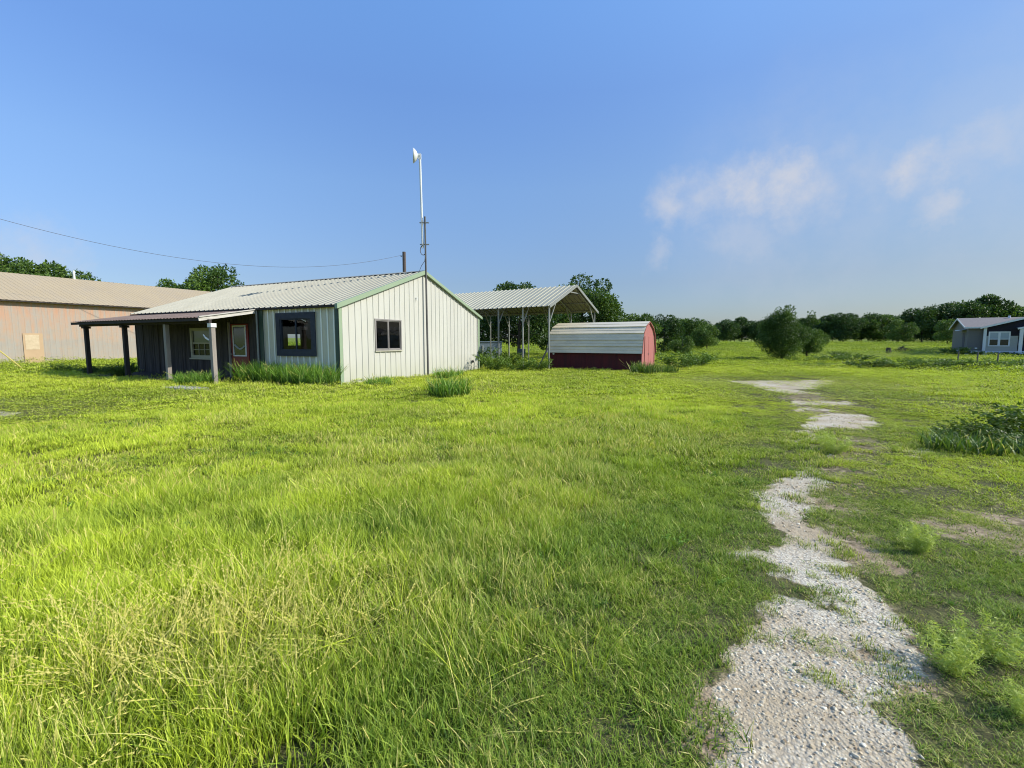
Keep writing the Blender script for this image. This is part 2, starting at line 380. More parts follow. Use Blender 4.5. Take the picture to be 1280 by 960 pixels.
def ground_mat():
    m=bpy.data.materials.new('ground');t=nt(m);L=t.links
    out=node(t,'ShaderNodeOutputMaterial');p=node(t,'ShaderNodeBsdfPrincipled');L.new(p.outputs[0],out.inputs[0])
    a=t.nodes.new('ShaderNodeAttribute');a.attribute_name='mask';s=t.nodes.new('ShaderNodeSeparateColor');L.new(a.outputs['Color'],s.inputs[0])
    v=coords(t)
    big=noise(t,v,.09,4,.6);mid=noise(t,v,1.3,5,.6);fine=noise(t,v,14,6,.7);vf=noise(t,v,60,4,.7)
    soil=mixc(t,mid,(.10,.085,.05),(.19,.155,.095))
    thatch=mixc(t,ramp(t,fine,[(.35,(0,0,0)),(.62,(1,1,1))]),(.03,.04,.010),(.13,.14,.04))
    far=mixc(t,ramp(t,big,[(.35,(0,0,0)),(.65,(1,1,1))]),(.20,.29,.028),(.33,.39,.045))
    far=mixc(t,ramp(t,noise(t,coords(t,(1,.35,1)),.6,6,.7),[(.4,(.0,.0,.0)),(.75,(.6,.6,.6))]),far,(.13,.20,.025))
    green=mixc(t,s.outputs[2],thatch,far)
    # pebbles
    vo=t.nodes.new('ShaderNodeTexVoronoi');vo.inputs['Scale'].default_value=70;L.new(v,vo.inputs['Vector'])
    vo2=t.nodes.new('ShaderNodeTexVoronoi');vo2.inputs['Scale'].default_value=24;L.new(v,vo2.inputs['Vector'])
    peb=mixc(t,ramp(t,vo.outputs['Distance'],[(.2,(1,1,1)),(.75,(0,0,0))]),(.46,.385,.28),(.78,.72,.57))
    sepc=t.nodes.new('ShaderNodeSeparateColor');L.new(vo.outputs['Color'],sepc.inputs[0])
    peb=mixc(t,math_(t,'MULTIPLY',sepc.outputs[0],.45),peb,(.42,.37,.30))
    peb=mixc(t,ramp(t,mid,[(.38,(0,0,0)),(.62,(.9,.9,.9))]),peb,(.42,.33,.21))
    dr=mixc(t,ramp(t,fine,[(.3,(0,0,0)),(.7,(1,1,1))]),(.17,.12,.07),(.50,.39,.26))
    edge=math_(t,'ADD',s.outputs[0],math_(t,'MULTIPLY',math_(t,'SUBTRACT',fine,.5),.9))
    gm=ramp(t,edge,[(.40,(0,0,0)),(.60,(1,1,1))])
    edge2=math_(t,'ADD',s.outputs[1],math_(t,'MULTIPLY',math_(t,'SUBTRACT',fine,.5),1.0))
    dm=ramp(t,edge2,[(.30,(0,0,0)),(.62,(1,1,1))])
    col=mixc(t,dm,mixc(t,.35,green,soil),dr);col=mixc(t,gm,col,peb)
    L.new(col,p.inputs['Base Color']);p.inputs['Roughness'].default_value=.95;p.inputs['Specular IOR Level'].default_value=.1
    h=math_(t,'ADD',math_(t,'MULTIPLY',vo.outputs['Distance'],-.5),math_(t,'ADD',math_(t,'MULTIPLY',vo2.outputs['Distance'],-.5),math_(t,'MULTIPLY',vf,.5)))
    b=t.nodes.new('ShaderNodeBump');b.inputs['Strength'].default_value=.9;b.inputs['Distance'].default_value=.012
    L.new(h,b.inputs['Height']);L.new(b.outputs[0],p.inputs['Normal'])
    return m
rad=np.concatenate([[0.],np.arange(.25,1.2,.12),np.arange(1.2,6,.035),np.geomspace(6,60,300),np.geomspace(62,4000,90)])
ang=np.concatenate([np.linspace(-PI,-1.15,46)[:-1],np.linspace(-1.15,1.15,560),np.linspace(1.15,PI,46)[1:-1]])
rr,aa=np.meshgrid(rad[1:],ang,indexing='ij')
gx=rr*np.sin(aa);gy=rr*np.cos(aa);gz=gh(gx,gy)
na=len(ang)
V=np.concatenate([[[0,0,0.]],np.stack([gx,gy,gz],-1).reshape(-1,3)])
i=np.arange(len(rad)-2)[:,None]*na+np.arange(na)[None]+1
j=np.arange(len(rad)-2)[:,None]*na+(np.arange(na)[None]+1)%na+1
quads=np.stack([i,i+na,j+na,j],-1).reshape(-1,4)[:,::-1]
tri=np.stack([np.zeros(na,int),1+np.arange(na),1+(np.arange(na)+1)%na],-1)[:,::-1]
r_=np.hypot(V[:,0],V[:,1])
msk=np.stack([gravel_mask(V[:,0],V[:,1]),dirt_mask(V[:,0],V[:,1]),sstep(14,55,r_)],-1)
me=np_mesh('ground',V,[quads,tri],ground_mat(),{'mask':msk},smooth=True)
ground=bpy.data.objects.new('ground',me);COL.objects.link(ground);tag(ground,kind='structure')

# ------------------------------------------------------------------ house
HX,HY,HT=-5.889,15.832,1.119
house=empty('metal_house',(HX,HY,0),HT,'low white ribbed metal house with green trim and a dark timber porch on its left','house')
HW,HL,HH,HR=9.484,12.66,2.723,4.40
sl=(HR-HH)/(HW/2)
gt=lambda a:HH+sl*min(a,HW-a)
X3,Y3,Z3=Vector((1,0,0)),Vector((0,1,0)),Vector((0,0,1))
m=MB();rib_panel(m,(0,0,0),X3,Z3,-Y3,HW,gt,bottom=-.3,holes=[(1.72,3.2,1.17,2.33)],apex=HW/2,rw=.045,rh=.021);m.build('gable_wall',M['wall_white'],house)
m=MB();rib_panel(m,(0,4.02,0),-Y3,Z3,-X3,4.02,lambda a:HH,bottom=-.3,holes=[(4.02-2.86,4.02-1.3,1.19,2.33)],rw=.05,rh=.03);m.build('front_wall',M['wall_front'],house)
# back and left walls
m=MB();rib_panel(m,(HW,0,0),Y3,Z3,X3,HL,lambda a:HH,bottom=-.3);rib_panel(m,(HW,HL,0),-X3,Z3,Y3,HW,gt,bottom=-.3,holes=[(.6,1.5,1.25,1.95),(2.2,2.7,1.3,2.0)],apex=HW/2);m.build('rear_wall',M['wall_front'],house)
# timber wall: real vertical boards of uneven widths with battens
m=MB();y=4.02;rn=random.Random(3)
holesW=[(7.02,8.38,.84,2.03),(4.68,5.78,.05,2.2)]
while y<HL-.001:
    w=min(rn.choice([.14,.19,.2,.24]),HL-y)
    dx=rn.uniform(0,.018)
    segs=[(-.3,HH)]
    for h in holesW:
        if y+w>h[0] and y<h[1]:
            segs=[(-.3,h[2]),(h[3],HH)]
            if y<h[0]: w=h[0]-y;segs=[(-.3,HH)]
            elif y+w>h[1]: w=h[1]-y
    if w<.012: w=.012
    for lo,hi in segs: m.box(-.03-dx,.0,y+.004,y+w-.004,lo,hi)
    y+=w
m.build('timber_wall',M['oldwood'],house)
MB().box(.05,HW-.05,.05,HL-.05,.02,.06).build('floor',M['darkin'],house)
m=MB();m.box(.06,.09,4.1,HL-.1,.06,HH-.05);m.box(3.9,3.96,.1,6.2,.06,HH+.6);m.build('inner_partition',M['darkin'],house)
# roof
th=math.atan(sl);sv=Vector((math.cos(th),0,math.sin(th)));nv=Vector((-math.sin(th),0,math.cos(th)))
ov=.16;Lr=(HW/2+ov)/math.cos(th);z0=HH+.07-ov*sl
m=MB();rib_panel(m,(-ov,HL+.15,z0),-Y3,sv,nv,HL+.27,lambda a:Lr,rw=.05,rh=.03,s=.305)
sv2=Vector((-math.cos(th),0,math.sin(th)));nv2=Vector((math.sin(th),0,math.cos(th)))
rib_panel(m,(HW+ov,-.12,z0),Y3,sv2,nv2,HL+.27,lambda a:Lr,rw=.05,rh=.03)
m.build('roof',M['roof_white'],house)
zr=HH+.07+sl*HW/2
m=MB()
m.quad((HW/2-.16,-.13,zr-.16*sl+.045),(HW/2,-.13,zr+.05),(HW/2,HL+.16,zr+.05),(HW/2-.16,HL+.16,zr-.16*sl+.045))
m.quad((HW/2,-.13,zr+.05),(HW/2+.16,-.13,zr-.16*sl+.045),(HW/2+.16,HL+.16,zr-.16*sl+.045),(HW/2,HL+.16,zr+.05))
m.build('ridge_cap',M['roof_white'],house)
def rake(y):
    m=MB()
    for sgn in (0,1):
        f=lambda x:(HW-x) if sgn else x
        a=(f(-ov-.02),z0-.01);b=(f(HW/2),zr)
        hh=.165 if sgn==0 else .12
        m.poly([(a[0],y,a[1]-hh+.04),(a[0],y,a[1]+.045),(b[0],y,b[1]+.045),(b[0],y,b[1]-hh+.04)][::(1 if sgn else -1)])
        m.poly([(a[0],y,a[1]+.045),(b[0],y,b[1]+.045),(b[0],y+.1,b[1]+.045),(a[0],y+.1,a[1]+.045)])
        m.poly([(a[0],y,a[1]-hh+.04),(a[0],y,a[1]+.045),(a[0],y+.12,a[1]+.045),(a[0],y+.12,a[1]-hh+.04)])
        m.poly([(a[0],y,a[1]-hh+.04),(b[0],y,b[1]-hh+.04),(b[0],y+.11,b[1]-hh+.04),(a[0],y+.11,a[1]-hh+.04)])
    return m
rake(-.135).build('rake_trim',M['green'],house)
# the ridge ends in a light strip on the far slope
m=MB();m.box(-.035,.10,-.04,.0-.031,-.3,HH);m.build('corner_trim',M['green'],house)
m=MB();m.box(HW-.12,HW+.03,-.04,-.031,-.3,HH-.02);m.build('corner_trim',M['green'],house)
m=MB();m.box(-.045,-.034,.0,.14,-.3,HH-.01);m.build('corner_trim',M['green_dark'],house)
m=MB();m.box(-.06,-.034,3.82,4.03,-.3,HH-.01);m.build('corner_trim',M['green_dark'],house)
m=MB();m.box(-ov+.01,-.035,-.1,HL+.1,HH-.06,HH+.0);m.build('eave_shade_strip',M['darkwood'],house)  # dark strip standing in for the shadow under the eave
# gable window: two sliding sashes
def sash(m,plane,a0,a1,z0_,z1_,w,d0,d1):
    B=(lambda u0,u1,q0,q1: m.box(u0,u1,d0,d1,q0,q1)) if plane=='y' else (lambda u0,u1,q0,q1: m.box(d0,d1,u0,u1,q0,q1))
    B(a0,a1,z0_,z0_+w);B(a0,a1,z1_-w,z1_);B(a0,a0+w,z0_+w,z1_-w);B(a1-w,a1,z0_+w,z1_-w)
m=MB();sash(m,'y',1.70,3.22,1.15,2.35,.05,-.05,.03);m.box(2.43,2.47,-.045,.02,1.2,2.3)
w=m.build('window',M['alu'],house)
m=MB();sash(m,'y',1.75,2.44,1.2,2.3,.035,-.03,-.01);sash(m,'y',2.46,3.17,1.2,2.3,.035,-.012,.008);m.build('sash',M['white'] if False else M['alu'],w)
m=MB();m.quad((1.77,-.02,1.22),(2.43,-.02,1.22),(2.43,-.02,2.28),(1.77,-.02,2.28));m.quad((2.48,-.002,1.22),(3.15,-.002,1.22),(3.15,-.002,2.28),(2.48,-.002,2.28));m.build('pane',M['glass'],w)
m=MB();m.box(1.68,3.24,-.075,-.03,1.115,1.148);m.build('sill',M['cream'],w)
# front window with wide black boards
m=MB();sash(m,'x',1.07,3.10,.97,2.53,.21,-.07,-.035)
w=m.build('window',M['blackframe'],house)
m=MB();sash(m,'x',1.28,2.88,1.18,2.32,.04,-.05,.03);m.box(-.04,.01,2.06,2.11,1.22,2.29);m.build('sash',M['blackframe'],w)
m=MB();m.quad((-.01,1.3,1.2),(-.01,2.86,1.2),(-.01,2.86,2.31),(-.01,1.3,2.31));m.build('pane',M['glass'],w)
# porch window (cream, muntins)
m=MB();sash(m,'x',7.0,8.4,.82,2.05,.11,-.085,-.02);w=m.build('window',M['cream'],house)
m=MB();m.box(-.06,-.03,7.12,8.29,1.40,1.46)
for k in (1,2): m.box(-.055,-.035,7.11+k*.39-.01,7.11+k*.39+.01,.93,1.40);
m.box(-.055,-.035,7.12,8.29,1.15,1.17)
m.build('muntin',M['cream'],w)
m=MB();m.quad((-.03,7.11,.93),(-.03,8.29,.93),(-.03,8.29,1.94),(-.03,7.11,1.94));m.build('pane',M['glass'],w)
m=MB();m.quad((.0,7.11,1.42),(.0,8.29,1.42),(.0,8.29,1.94),(.0,7.11,1.94));m.build('blind',M['cream'],w)
m=MB();m.box(-.13,-.09,6.95,8.45,.76,.815);m.build('sill',M['cream'],w)
# door
m=MB();m.box(-.05,-.0,4.71,5.75,.08,2.18);d=m.build('door',M['reddoor'],house)
m=MB();sash(m,'x',4.83,5.62,.92,2.12,.05,-.075,-.052);m.build('door_light_frame',M['white'],d)
m=MB();m.quad((-.056,4.88,.97),(-.056,5.57,.97),(-.056,5.57,2.07),(-.056,4.88,2.07));m.build('pane',mat('dark_door_glass',(.02,.03,.025),rough=.08,spec=.8),d)
pts=[(-.062,4.93+.58*k/8,1.20+.10*abs(k/8-.45)**1.5*4) for k in range(9)]
MB().tube(pts,.035,6).build('curtain_swag',M['curtain'],d)
m=MB();m.tube([(-.05,5.68,1.0),(-.11,5.68,1.0)],.015,8);m.lathe([(.0,.0),(.03,.01),(.035,.03),(.025,.05),(0,.055)],(-.10,5.68,1.0),(-1,0,0),10);m.build('handle',M['alu'],d)
m=MB();m.box(-.10,-.035,5.79,5.87,.05,2.25);m.build('door_jamb',M['postwood'],house)
# downspout
m=MB();m.tube([(-.10,4.08,2.66),(-.11,4.08,2.5),(-.11,4.08,.1),(-.2,4.08,.02)],.035,8);m.build('downspout',M['galv'],house)
# porch
pr=math.atan((2.66-2.28)/2.17);psv=Vector((math.cos(pr),0,math.sin(pr)));pn=Vector((-math.sin(pr),0,math.cos(pr)))
m=MB();rib_panel(m,(-2.2,13.06,2.30),-Y3,psv,pn,8.93,lambda a:2.2,s=.2,rw=.07,rh=.015,tk=.03);m.build('porch_roof',M['rustroof'],house)
m=MB();m.bar((-2.14,13.06,2.24),(-2.14,4.15,2.24),.04,.10);m.bar((-1.87,13.0,2.185),(-1.87,4.0,2.185),.09,.13)
m.build('porch_beam',M['darkwood'],house)
m=MB()
for k in range(15):
    yy=4.35+k*.61
    m.bar((-2.1,yy,2.245),(-.05,yy,2.61),.045,.09)
m.build('rafter',M['darkwood'],house)
m=MB();m.bar((-2.2,4.10,2.245),(-.16,4.10,2.61),.03,.12);m.bar((-2.2,4.07,2.33),(-.16,4.07,2.69),.06,.035);m.build('porch_fascia',M['whiteboard'],house)
for k,yy in enumerate((3.93,6.66,9.51,12.54)):
    mm=M['postwood'] if k<2 else M['darkwood']  # left pair darker: porch shade put into the post colour
    m=MB();m.box(-1.94,-1.80,yy-.07,yy+.07,-.15,2.12 if k else 2.08)
    if k>1: m.box(-2.0,-1.74,yy-.1,yy+.1,2.04,2.12)
    p=m.build('post',mm,house,bevel=.008)
    if k==0:
        MB().box(-1.965,-1.775,yy-.10,yy+.10,1.98,2.115).build('post_cap',M['white'],p)
        m=MB();m.bar((-1.95,yy+.08,1.55),(-2.0,yy+.18,1.63),.02,.05);m.bar((-2.0,yy+.18,1.63),(-2.02,yy+.26,1.73),.02,.035);m.build('bracket',M['white'],p)
MB().box(-2.0,-.04,4.2,12.6,-.2,.10).build('porch_floor',M['darkwood'],house)
# small things on the gable
m=MB();m.tube([(4.28,-.05,3.32),(4.22,-.09,3.36),(4.2,-.09,3.2)],.018,6);m.build('cable_hook',M['white'],house)
m=MB();m.lathe([(0,0),(.07,.0),(.07,.06),(.045,.08),(0,.08)],(8.75,-.03,.48),(0,-1,0),10);m.tube([(8.75,-.05,.48),(8.75,-.13,.48),(8.75,-.15,.4)],.02,6);m.build('wall_vent',M['darkpipe'],house)
m=MB();m.box(9.1,9.484,-.033,-.031,-.1,.0);m.build('base_strip',M['concrete'],house)
# concrete step in front of the porch
m=MB();m.box(-.75,.75,-.28,.28,-.1,.09);o=m.build('concrete_step',M['concrete'],None,bevel=.02);o.location=(-10.15,14.25,0);o.rotation_euler=(0,0,HT+PI/2)
tag(o,'small pale concrete step lying in the grass before the porch','step')

# ------------------------------------------------------------------ mast with dish
def toH(a,b): # house frame -> world
    c,s=math.cos(HT),math.sin(HT);return (HX+a*c-b*s,HY+a*s+b*c)
mx,my=toH(4.78,-.17)
mast=empty('antenna_mast',(mx,my,0),0,'tall thin steel mast with a small white dish, standing against the white gable wall','mast')
MB().tube([(0,0,-.2),(-.02,0,3.),(-.03,0,6.75)],[.045,.042,.035],10).build('lower_pipe',M['darkpipe'],mast)
MB().tube([(-.15,.02,5.45),(-.17,.02,7.2),(-.2,.02,9.25)],.047,10).build('upper_pipe',M['whitepipe'],mast)
for z in (5.6,6.5):
    m=MB();m.bar((-.26,0,z),(.13,0,z),.05,.035);m.bar((-.26,.05,z),(.13,.05,z),.02,.035);m.bar((-.1,-.06,z+.08),(-.1,-.06,z-.08),.03,.03);m.build('clamp',M['galv'],mast)
pts=[(-.12+.12*math.cos(t),-.04,5.35+.2*math.sin(t)) for t in np.linspace(PI*.5,PI*1.9,12)]
m=MB();m.tube(pts,.016,6);m.tube([(-.02,-.05,5.2),(-.06,-.06,4.9),(-.2,-.05,4.7),(-.3,0,4.5),(-.12,.05,4.42)],.012,6);m.build('cable',M['darkpipe'],mast)
ax=Vector((-.97,-.20,.0)).normalized();O=Vector((-.3,.02,9.22))
m=MB();prof=[(r_*.9,t_*1.15) for r_,t_ in [(.02,0),(.10,.012),(.2,.05),(.28,.105),(.33,.16),(.34,.16),(.28,.095),(.2,.035),(.1,-.005),(.02,-.015)]]
m.lathe(prof,O+ax*.0,ax,24);dish=m.build('dish',M['whitepipe'],mast,smooth=True)
m=MB();m.tube([O-ax*.02,O-ax*.09],[.07,.09],10);m.tube([O-ax*.09,O+Vector((.1,0,0))],.035,8);m.box(O.x+.04,O.x+.15,O.y-.05,O.y+.05,O.z-.14,O.z+.08);m.build('dish_mount',M['whitepipe'],mast)
m=MB();m.tube([O,O+ax*.13],.014,6);m.lathe([(0,.12),(.04,.12),(.04,.16),(0,.17)],O,ax,10);m.build('feed_horn',M['whitepipe'],dish)

# ------------------------------------------------------------------ red shed
sx,sy,stt=6.205,22.168,1.035;SW,SL=2.42,4.88
shed=empty('red_shed',(sx,sy,0),stt,'small dark red garden shed with a rounded grey metal roof, right of the carport','shed')
half=[(-.13,.93),(-.06,1.27),(.02,1.58),(.13,1.88),(.47,2.2),(SW/2,2.5)]
prof=half+[(SW-x,z) for x,z in half[-2::-1]]
wp=[(.0,-.3)]+[(max(x,0)+.03,z-.05) for x,z in prof]+[(SW,-.3)]
wp=[(.0,-.3),(.0,1.28)]+[(x+.06,z-.04) for x,z in half[3:5]]+[(SW/2,2.45)]+[(SW-x-.06,z-.04) for x,z in half[4:2:-1]]+[(SW,1.28),(SW,-.3)]
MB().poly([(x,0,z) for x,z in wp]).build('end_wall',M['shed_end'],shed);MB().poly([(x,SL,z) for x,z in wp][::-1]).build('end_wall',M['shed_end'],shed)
m=MB();n_=12
for k in range(n_): m.box(-.012-(k%2)*.006,0.01,SL*k/n_+.001,SL*(k+1)/n_-.001,-.3,1.3)
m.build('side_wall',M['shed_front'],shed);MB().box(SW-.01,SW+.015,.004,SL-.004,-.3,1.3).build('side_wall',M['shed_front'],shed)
m=MB()
for k in range(len(prof)-1):
    a,b=Vector((prof[k][0],0,prof[k][1])),Vector((prof[k+1][0],0,prof[k+1][1]))
    d=(b-a).normalized();n3=Vector((-d.z,0,d.x))
    up=1 if k<5 else -1
    # each sheet laps over the one below: its low edge stands proud
    lo,hi=(.05,.0) if k<5 else (.0,.05)
    a2=a+n3*lo-d*(.02 if k<5 else 0);b2=b+n3*hi+d*(.02 if k>=5 else 0)
    nsub=2
    for q in range(nsub):
        p0=a2.lerp(b2,q/nsub);p1=a2.lerp(b2,(q+1)/nsub)
        m.quad((p0.x,SL+.08,p0.z),(p0.x,-.07,p0.z),(p1.x,-.07,p1.z),(p1.x,SL+.08,p1.z))
        if q: m.bar((p0.x+n3.x*.006,SL+.08,p0.z+n3.z*.006),(p0.x+n3.x*.006,-.07,p0.z+n3.z*.006),.03,.018,up=n3)
    e=a if k<5 else b;e2=a2 if k<5 else b2
    m.quad((e.x-n3.x*.01,SL+.08,e.z-n3.z*.01),(e.x-n3.x*.01,-.07,e.z-n3.z*.01),(e2.x,-.07,e2.z),(e2.x,SL+.08,e2.z))
m.build('roof',M['shed_roof'],shed)
m=MB()
for k in range(len(prof)-1):
    m.bar((prof[k][0]+.015,-.055,prof[k][1]-.03),(prof[k+1][0]+.0,-.055,prof[k+1][1]-.03),.03,.06,up=(0,1,0))
m.build('roof_trim',M['shed_end'],shed)
m=MB();m.box(.5,1.16,-.03,-.003,-.1,1.75);m.box(1.20,1.86,-.03,-.003,-.1,1.75);d=m.build('door',M['shed_end'],shed)
m=MB();m.box(1.10,1.26,-.05,-.032,.86,.9);m.build('latch',M['darkpipe'],d)
MB().box(-.03,.03,-.03,-.002,-.3,1.28).build('corner_board',M['shed_end'],shed);MB().box(SW-.03,SW+.03,-.03,-.002,-.3,1.28).build('corner_board',M['shed_end'],shed)
m=MB();m.lathe([(0,0),(.05,0),(.05,.03),(0,.04)],(-.03,SL-.25,.85),(-1,0,0),10);m.build('lamp',M['white'],shed)

# ------------------------------------------------------------------ carport
cx,cy,ct=1.887,23.645,.991;CW,CH,CR=5.75,3.28,4.52
car=empty('carport',(cx,cy,0),ct,'open steel carport with a white ribbed gable roof on slim posts behind the shed','carport')
csl=(CR-CH)/(CW/2);cth=math.atan(csl);NB=7;CL=NB*1.567
ov=.22;clr=(CW/2+ov)/math.cos(cth);cz=CH+.08-ov*csl
csv=Vector((math.cos(cth),0,math.sin(cth)));cn=Vector((-math.sin(cth),0,math.cos(cth)))
csv2=Vector((-math.cos(cth),0,math.sin(cth)));cn2=Vector((math.sin(cth),0,math.cos(cth)))
m=MB();rib_panel(m,(-ov,CL+.15,cz),-Y3,csv,cn,CL+.3,lambda a:clr,rw=.06,rh=.035);rib_panel(m,(CW+ov,-.15,cz),Y3,csv2,cn2,CL+.3,lambda a:clr,rw=.06,rh=.035)
m.build('roof',M['carport_roof'],car)
m=MB()
for s_ in (0,1):
    f=lambda x:CW-x if s_ else x
    m.bar((f(-ov),-.16,cz-.02),(f(CW/2),-.16,cz+(CW/2+ov)*csl-.02),.03,.14,up=(0,0,1))
m.build('rake_trim',M['galv'],car)
for k in range(NB+1):
    yy=k*1.567
    for xx in (0,CW):
        MB().bar((xx,yy,-.1),(xx,yy,CH),.065,.065).build('post',M['galv'],car)
    m=MB()
    m.bar((0,yy,CH),(CW/2,yy,CR),.06,.06);m.bar((CW,yy,CH),(CW/2,yy,CR),.06,.06)
    for s_ in (0,1):
        f=lambda x:CW-x if s_ else x
        m.bar((f(.03),yy,CH-.8),(f(.75),yy,CH+.75*csl),.05,.05)
    m.bar((CW/2-.75,yy,CR-.75*csl),(CW/2+.75,yy,CR-.75*csl),.05,.05)
    m.build('rafter',M['galv'],car)
m=MB()
for xx in (.05,1.0,2.0,2.75,3.0,3.75,4.75,CW-.05):
    zz=CH+csl*min(xx,CW-xx)+.045
    m.bar((xx,0,zz),(xx,CL,zz),.05,.03)
m.build('purlin',M['galv'],car)
m=MB();m.bar((0,0,.0),(0,CL,.0),.07,.06);m.bar((CW,0,.0),(CW,CL,.0),.07,.06);m.build('base_rail',M['galv'],car)

# leaning bar, storage box
o=MB().tube([(1.28,23.75,.0),(1.82,23.62,1.15)],.04,8).build('leaning_bar',M['darkpipe']);tag(o,'dark bar leaning up against the nearest corner post of the carport','bar')
bx=empty('storage_box',(-1.4,35.5,0),.12,'blue grey steel storage box in the shade beyond the carport posts','storage box')
m=MB();m.box(-1.6,.55,-.7,.7,.15,1.42);m.build('body',M['bluebox'],bx,bevel=.02)
m=MB();m.box(-1.64,.59,-.74,.74,1.423,1.5);m.build('lid',M['bluebox'],bx,bevel=.02)
m=MB();m.box(-.9,-.84,-.75,-.703,.5,1.2);m.box(-1.2,-1.14,-.75,-.703,.6,1.1);m.build('latch',M['white'],bx)
MB().box(-1.5,-1.2,-.6,.6,-.05,.148).build('skid',M['darkwood'],bx);MB().box(.1,.4,-.6,.6,-.05,.148).build('skid',M['darkwood'],bx)
bx2=empty('oil_drum',(.75,36,0),0,'dark blue drum beside the blue grey storage box behind the carport','drum')
m=MB();m.lathe([(0,-.05),(.3,-.05),(.3,.28),(.31,.3),(.3,.32),(.3,.6),(.31,.62),(.3,.64),(.3,.9),(.28,.92),(0,.91)],(0,0,0),(0,0,1),16);m.build('body',mat('dark_blue_drum',(.06,.085,.10),rough=.5),bx2)
m=MB();m.lathe([(0,0),(.04,0),(.04,.03),(0,.03)],(.15,0,.912),(0,0,1),8);m.build('cap',M['white'],bx2)

# ------------------------------------------------------------------ long building on the left
lx,ly,lt=-33.42,30.16,1.119
barn=empty('long_metal_building',(lx,ly,0),lt,'long rust patched metal building with a tan roof at the left edge','building')
LW,LH,LR=14.,4.25,6.62;LA,LB=-9.,19.
lsl=(LR-LH)/(LW/2);lth=math.atan(lsl)
m=MB();rib_panel(m,(LA,0,0),X3,Z3,-Y3,LB-LA,lambda a:LH,bottom=-.5,s=.3,rw=.04,rh=.007,tk=.02)
rib_panel(m,(LB,0,0),Y3,Z3,X3,LW,lambda a:LH+lsl*min(a,LW-a),bottom=-.5,s=.3,rw=.04,rh=.007,apex=LW/2)
rib_panel(m,(LA,LW,0),-Y3,Z3,-X3,LW,lambda a:LH+lsl*min(a,LW-a),bottom=-.5,s=.3,rw=.04,rh=.007,apex=LW/2)
rib_panel(m,(LB,LW,0),-X3,Z3,Y3,LB-LA,lambda a:LH,bottom=-.5,s=.3,rw=.04,rh=.007)
m.build('wall',M['rustwall'],barn)
ov=.42;llr=(LW/2+ov)/math.cos(lth);lz=LH+.1-ov*lsl
m=MB();rib_panel(m,(LA-.3,-ov,lz),X3,Vector((0,math.cos(lth),math.sin(lth))),Vector((0,-math.sin(lth),math.cos(lth))),LB-LA+.6,lambda a:llr,s=.3,rw=.08,rh=.016,tk=.02)
rib_panel(m,(LB+.3,LW+ov,lz),-X3,Vector((0,-math.cos(lth),math.sin(lth))),Vector((0,math.sin(lth),math.cos(lth))),LB-LA+.6,lambda a:llr,s=.3,rw=.08,rh=.016,tk=.02)
m.build('roof',M['tanroof'],barn)
m=MB();m.bar((LA,-ov+.05,lz-.04),(LB,-ov+.05,lz-.04),.05,.10);m.build('eave_board',M['darkwood'],barn)
MB().box(1.15,2.15,-.05,-.03,-.3,2.05).build('plywood_patch',M['plywood'],barn)
m=MB();m.box(1.25,1.95,-.06,-.052,.95,1.95);o=m.build('plywood_patch',M['plypale'],barn)
MB().tube([(6.85,7,6.2),(6.85,7,7.4)],.08,10).build('vent_pipe',M['whitepipe'],barn)

# ------------------------------------------------------------------ manufactured home, right
hx,hy=44.2,45.0;ht=math.atan2(-.592,.806)
home=empty('manufactured_home',(hx,hy,float(gh(hx,hy))-.05),ht,'grey single storey home with white trim and a low gable at the right edge','house')
W2,L2=8.5,16.;e=2.82;rg=3.78;hs=(rg-e)/(W2/2)
m=MB();m.quad((0,0,.55),(1.07,0,.55),(1.07,0,e),(0,0,e))
m.poly([(0,W2,.55),(0,0,.55),(0,0,e),(0,W2/2,rg),(0,W2,e)]);m.quad((L2,W2,.55),(0,W2,.55),(0,W2,e),(L2,W2,e));m.poly([(L2,0,.55),(L2,W2,.55),(L2,W2,e),(L2,W2/2,rg),(L2,0,e)])
m.quad((6.6,0,.55),(L2,0,.55),(L2,0,e),(6.6,0,e));m.build('wall',M['homegrey'],home)
m=MB();sash_h=[(1.07,3.3)]
m.quad((1.07,-.35,.55),(3.3,-.35,.55),(3.3,-.35,1.95),(1.07,-.35,1.95));m.quad((1.07,0,.55),(1.07,-.35,.55),(1.07,-.35,e),(1.07,0,e));m.build('lower_siding',M['homelight'],home)
ga=(e-.02);gp=3.66;gm=(1.0,4.0,7.0)
m=MB();m.poly([(1.07,-.35,1.952),(6.6,-.35,1.952),(6.6,-.35,ga),(gm[1],-.35,gp),(1.07,-.35,ga)]);m.quad((3.3,-.352,.55),(6.6,-.352,.55),(6.6,-.352,1.95),(3.3,-.352,1.95));m.build('gable_siding',M['homeblack'],home)
m=MB();m.quad((-.3,-.3,e-.3*hs+.06),(L2+.3,-.3,e-.3*hs+.06),(L2+.3,W2/2,rg+.06),(-.3,W2/2,rg+.06));m.quad((L2+.3,W2+.3,e-.3*hs+.06),(-.3,W2+.3,e-.3*hs+.06),(-.3,W2/2,rg+.06),(L2+.3,W2/2,rg+.06))
gs=(gp-ga)/3.
m.quad((.75,-.6,ga+.07-.3*gs),(gm[1],-.6,gp+.08),(gm[1],W2/2,gp+.08),(.75,.3,ga+.07-.3*gs)) 
m.quad((gm[1],-.6,gp+.08),(7.25,-.6,ga+.07-.3*gs),(7.25,.3,ga+.07-.3*gs),(gm[1],W2/2,gp+.08));m.build('roof',M['shingle'],home)
m=MB();m.bar((-.3,-.31,e-.3*hs),(.8,-.31,e-.3*hs),.03,.14);m.bar((-.31,-.3,e-.3*hs),(-.31,W2/2,rg),.03,.14);m.bar((-.31,W2+.3,e-.3*hs),(-.31,W2/2,rg),.03,.14)
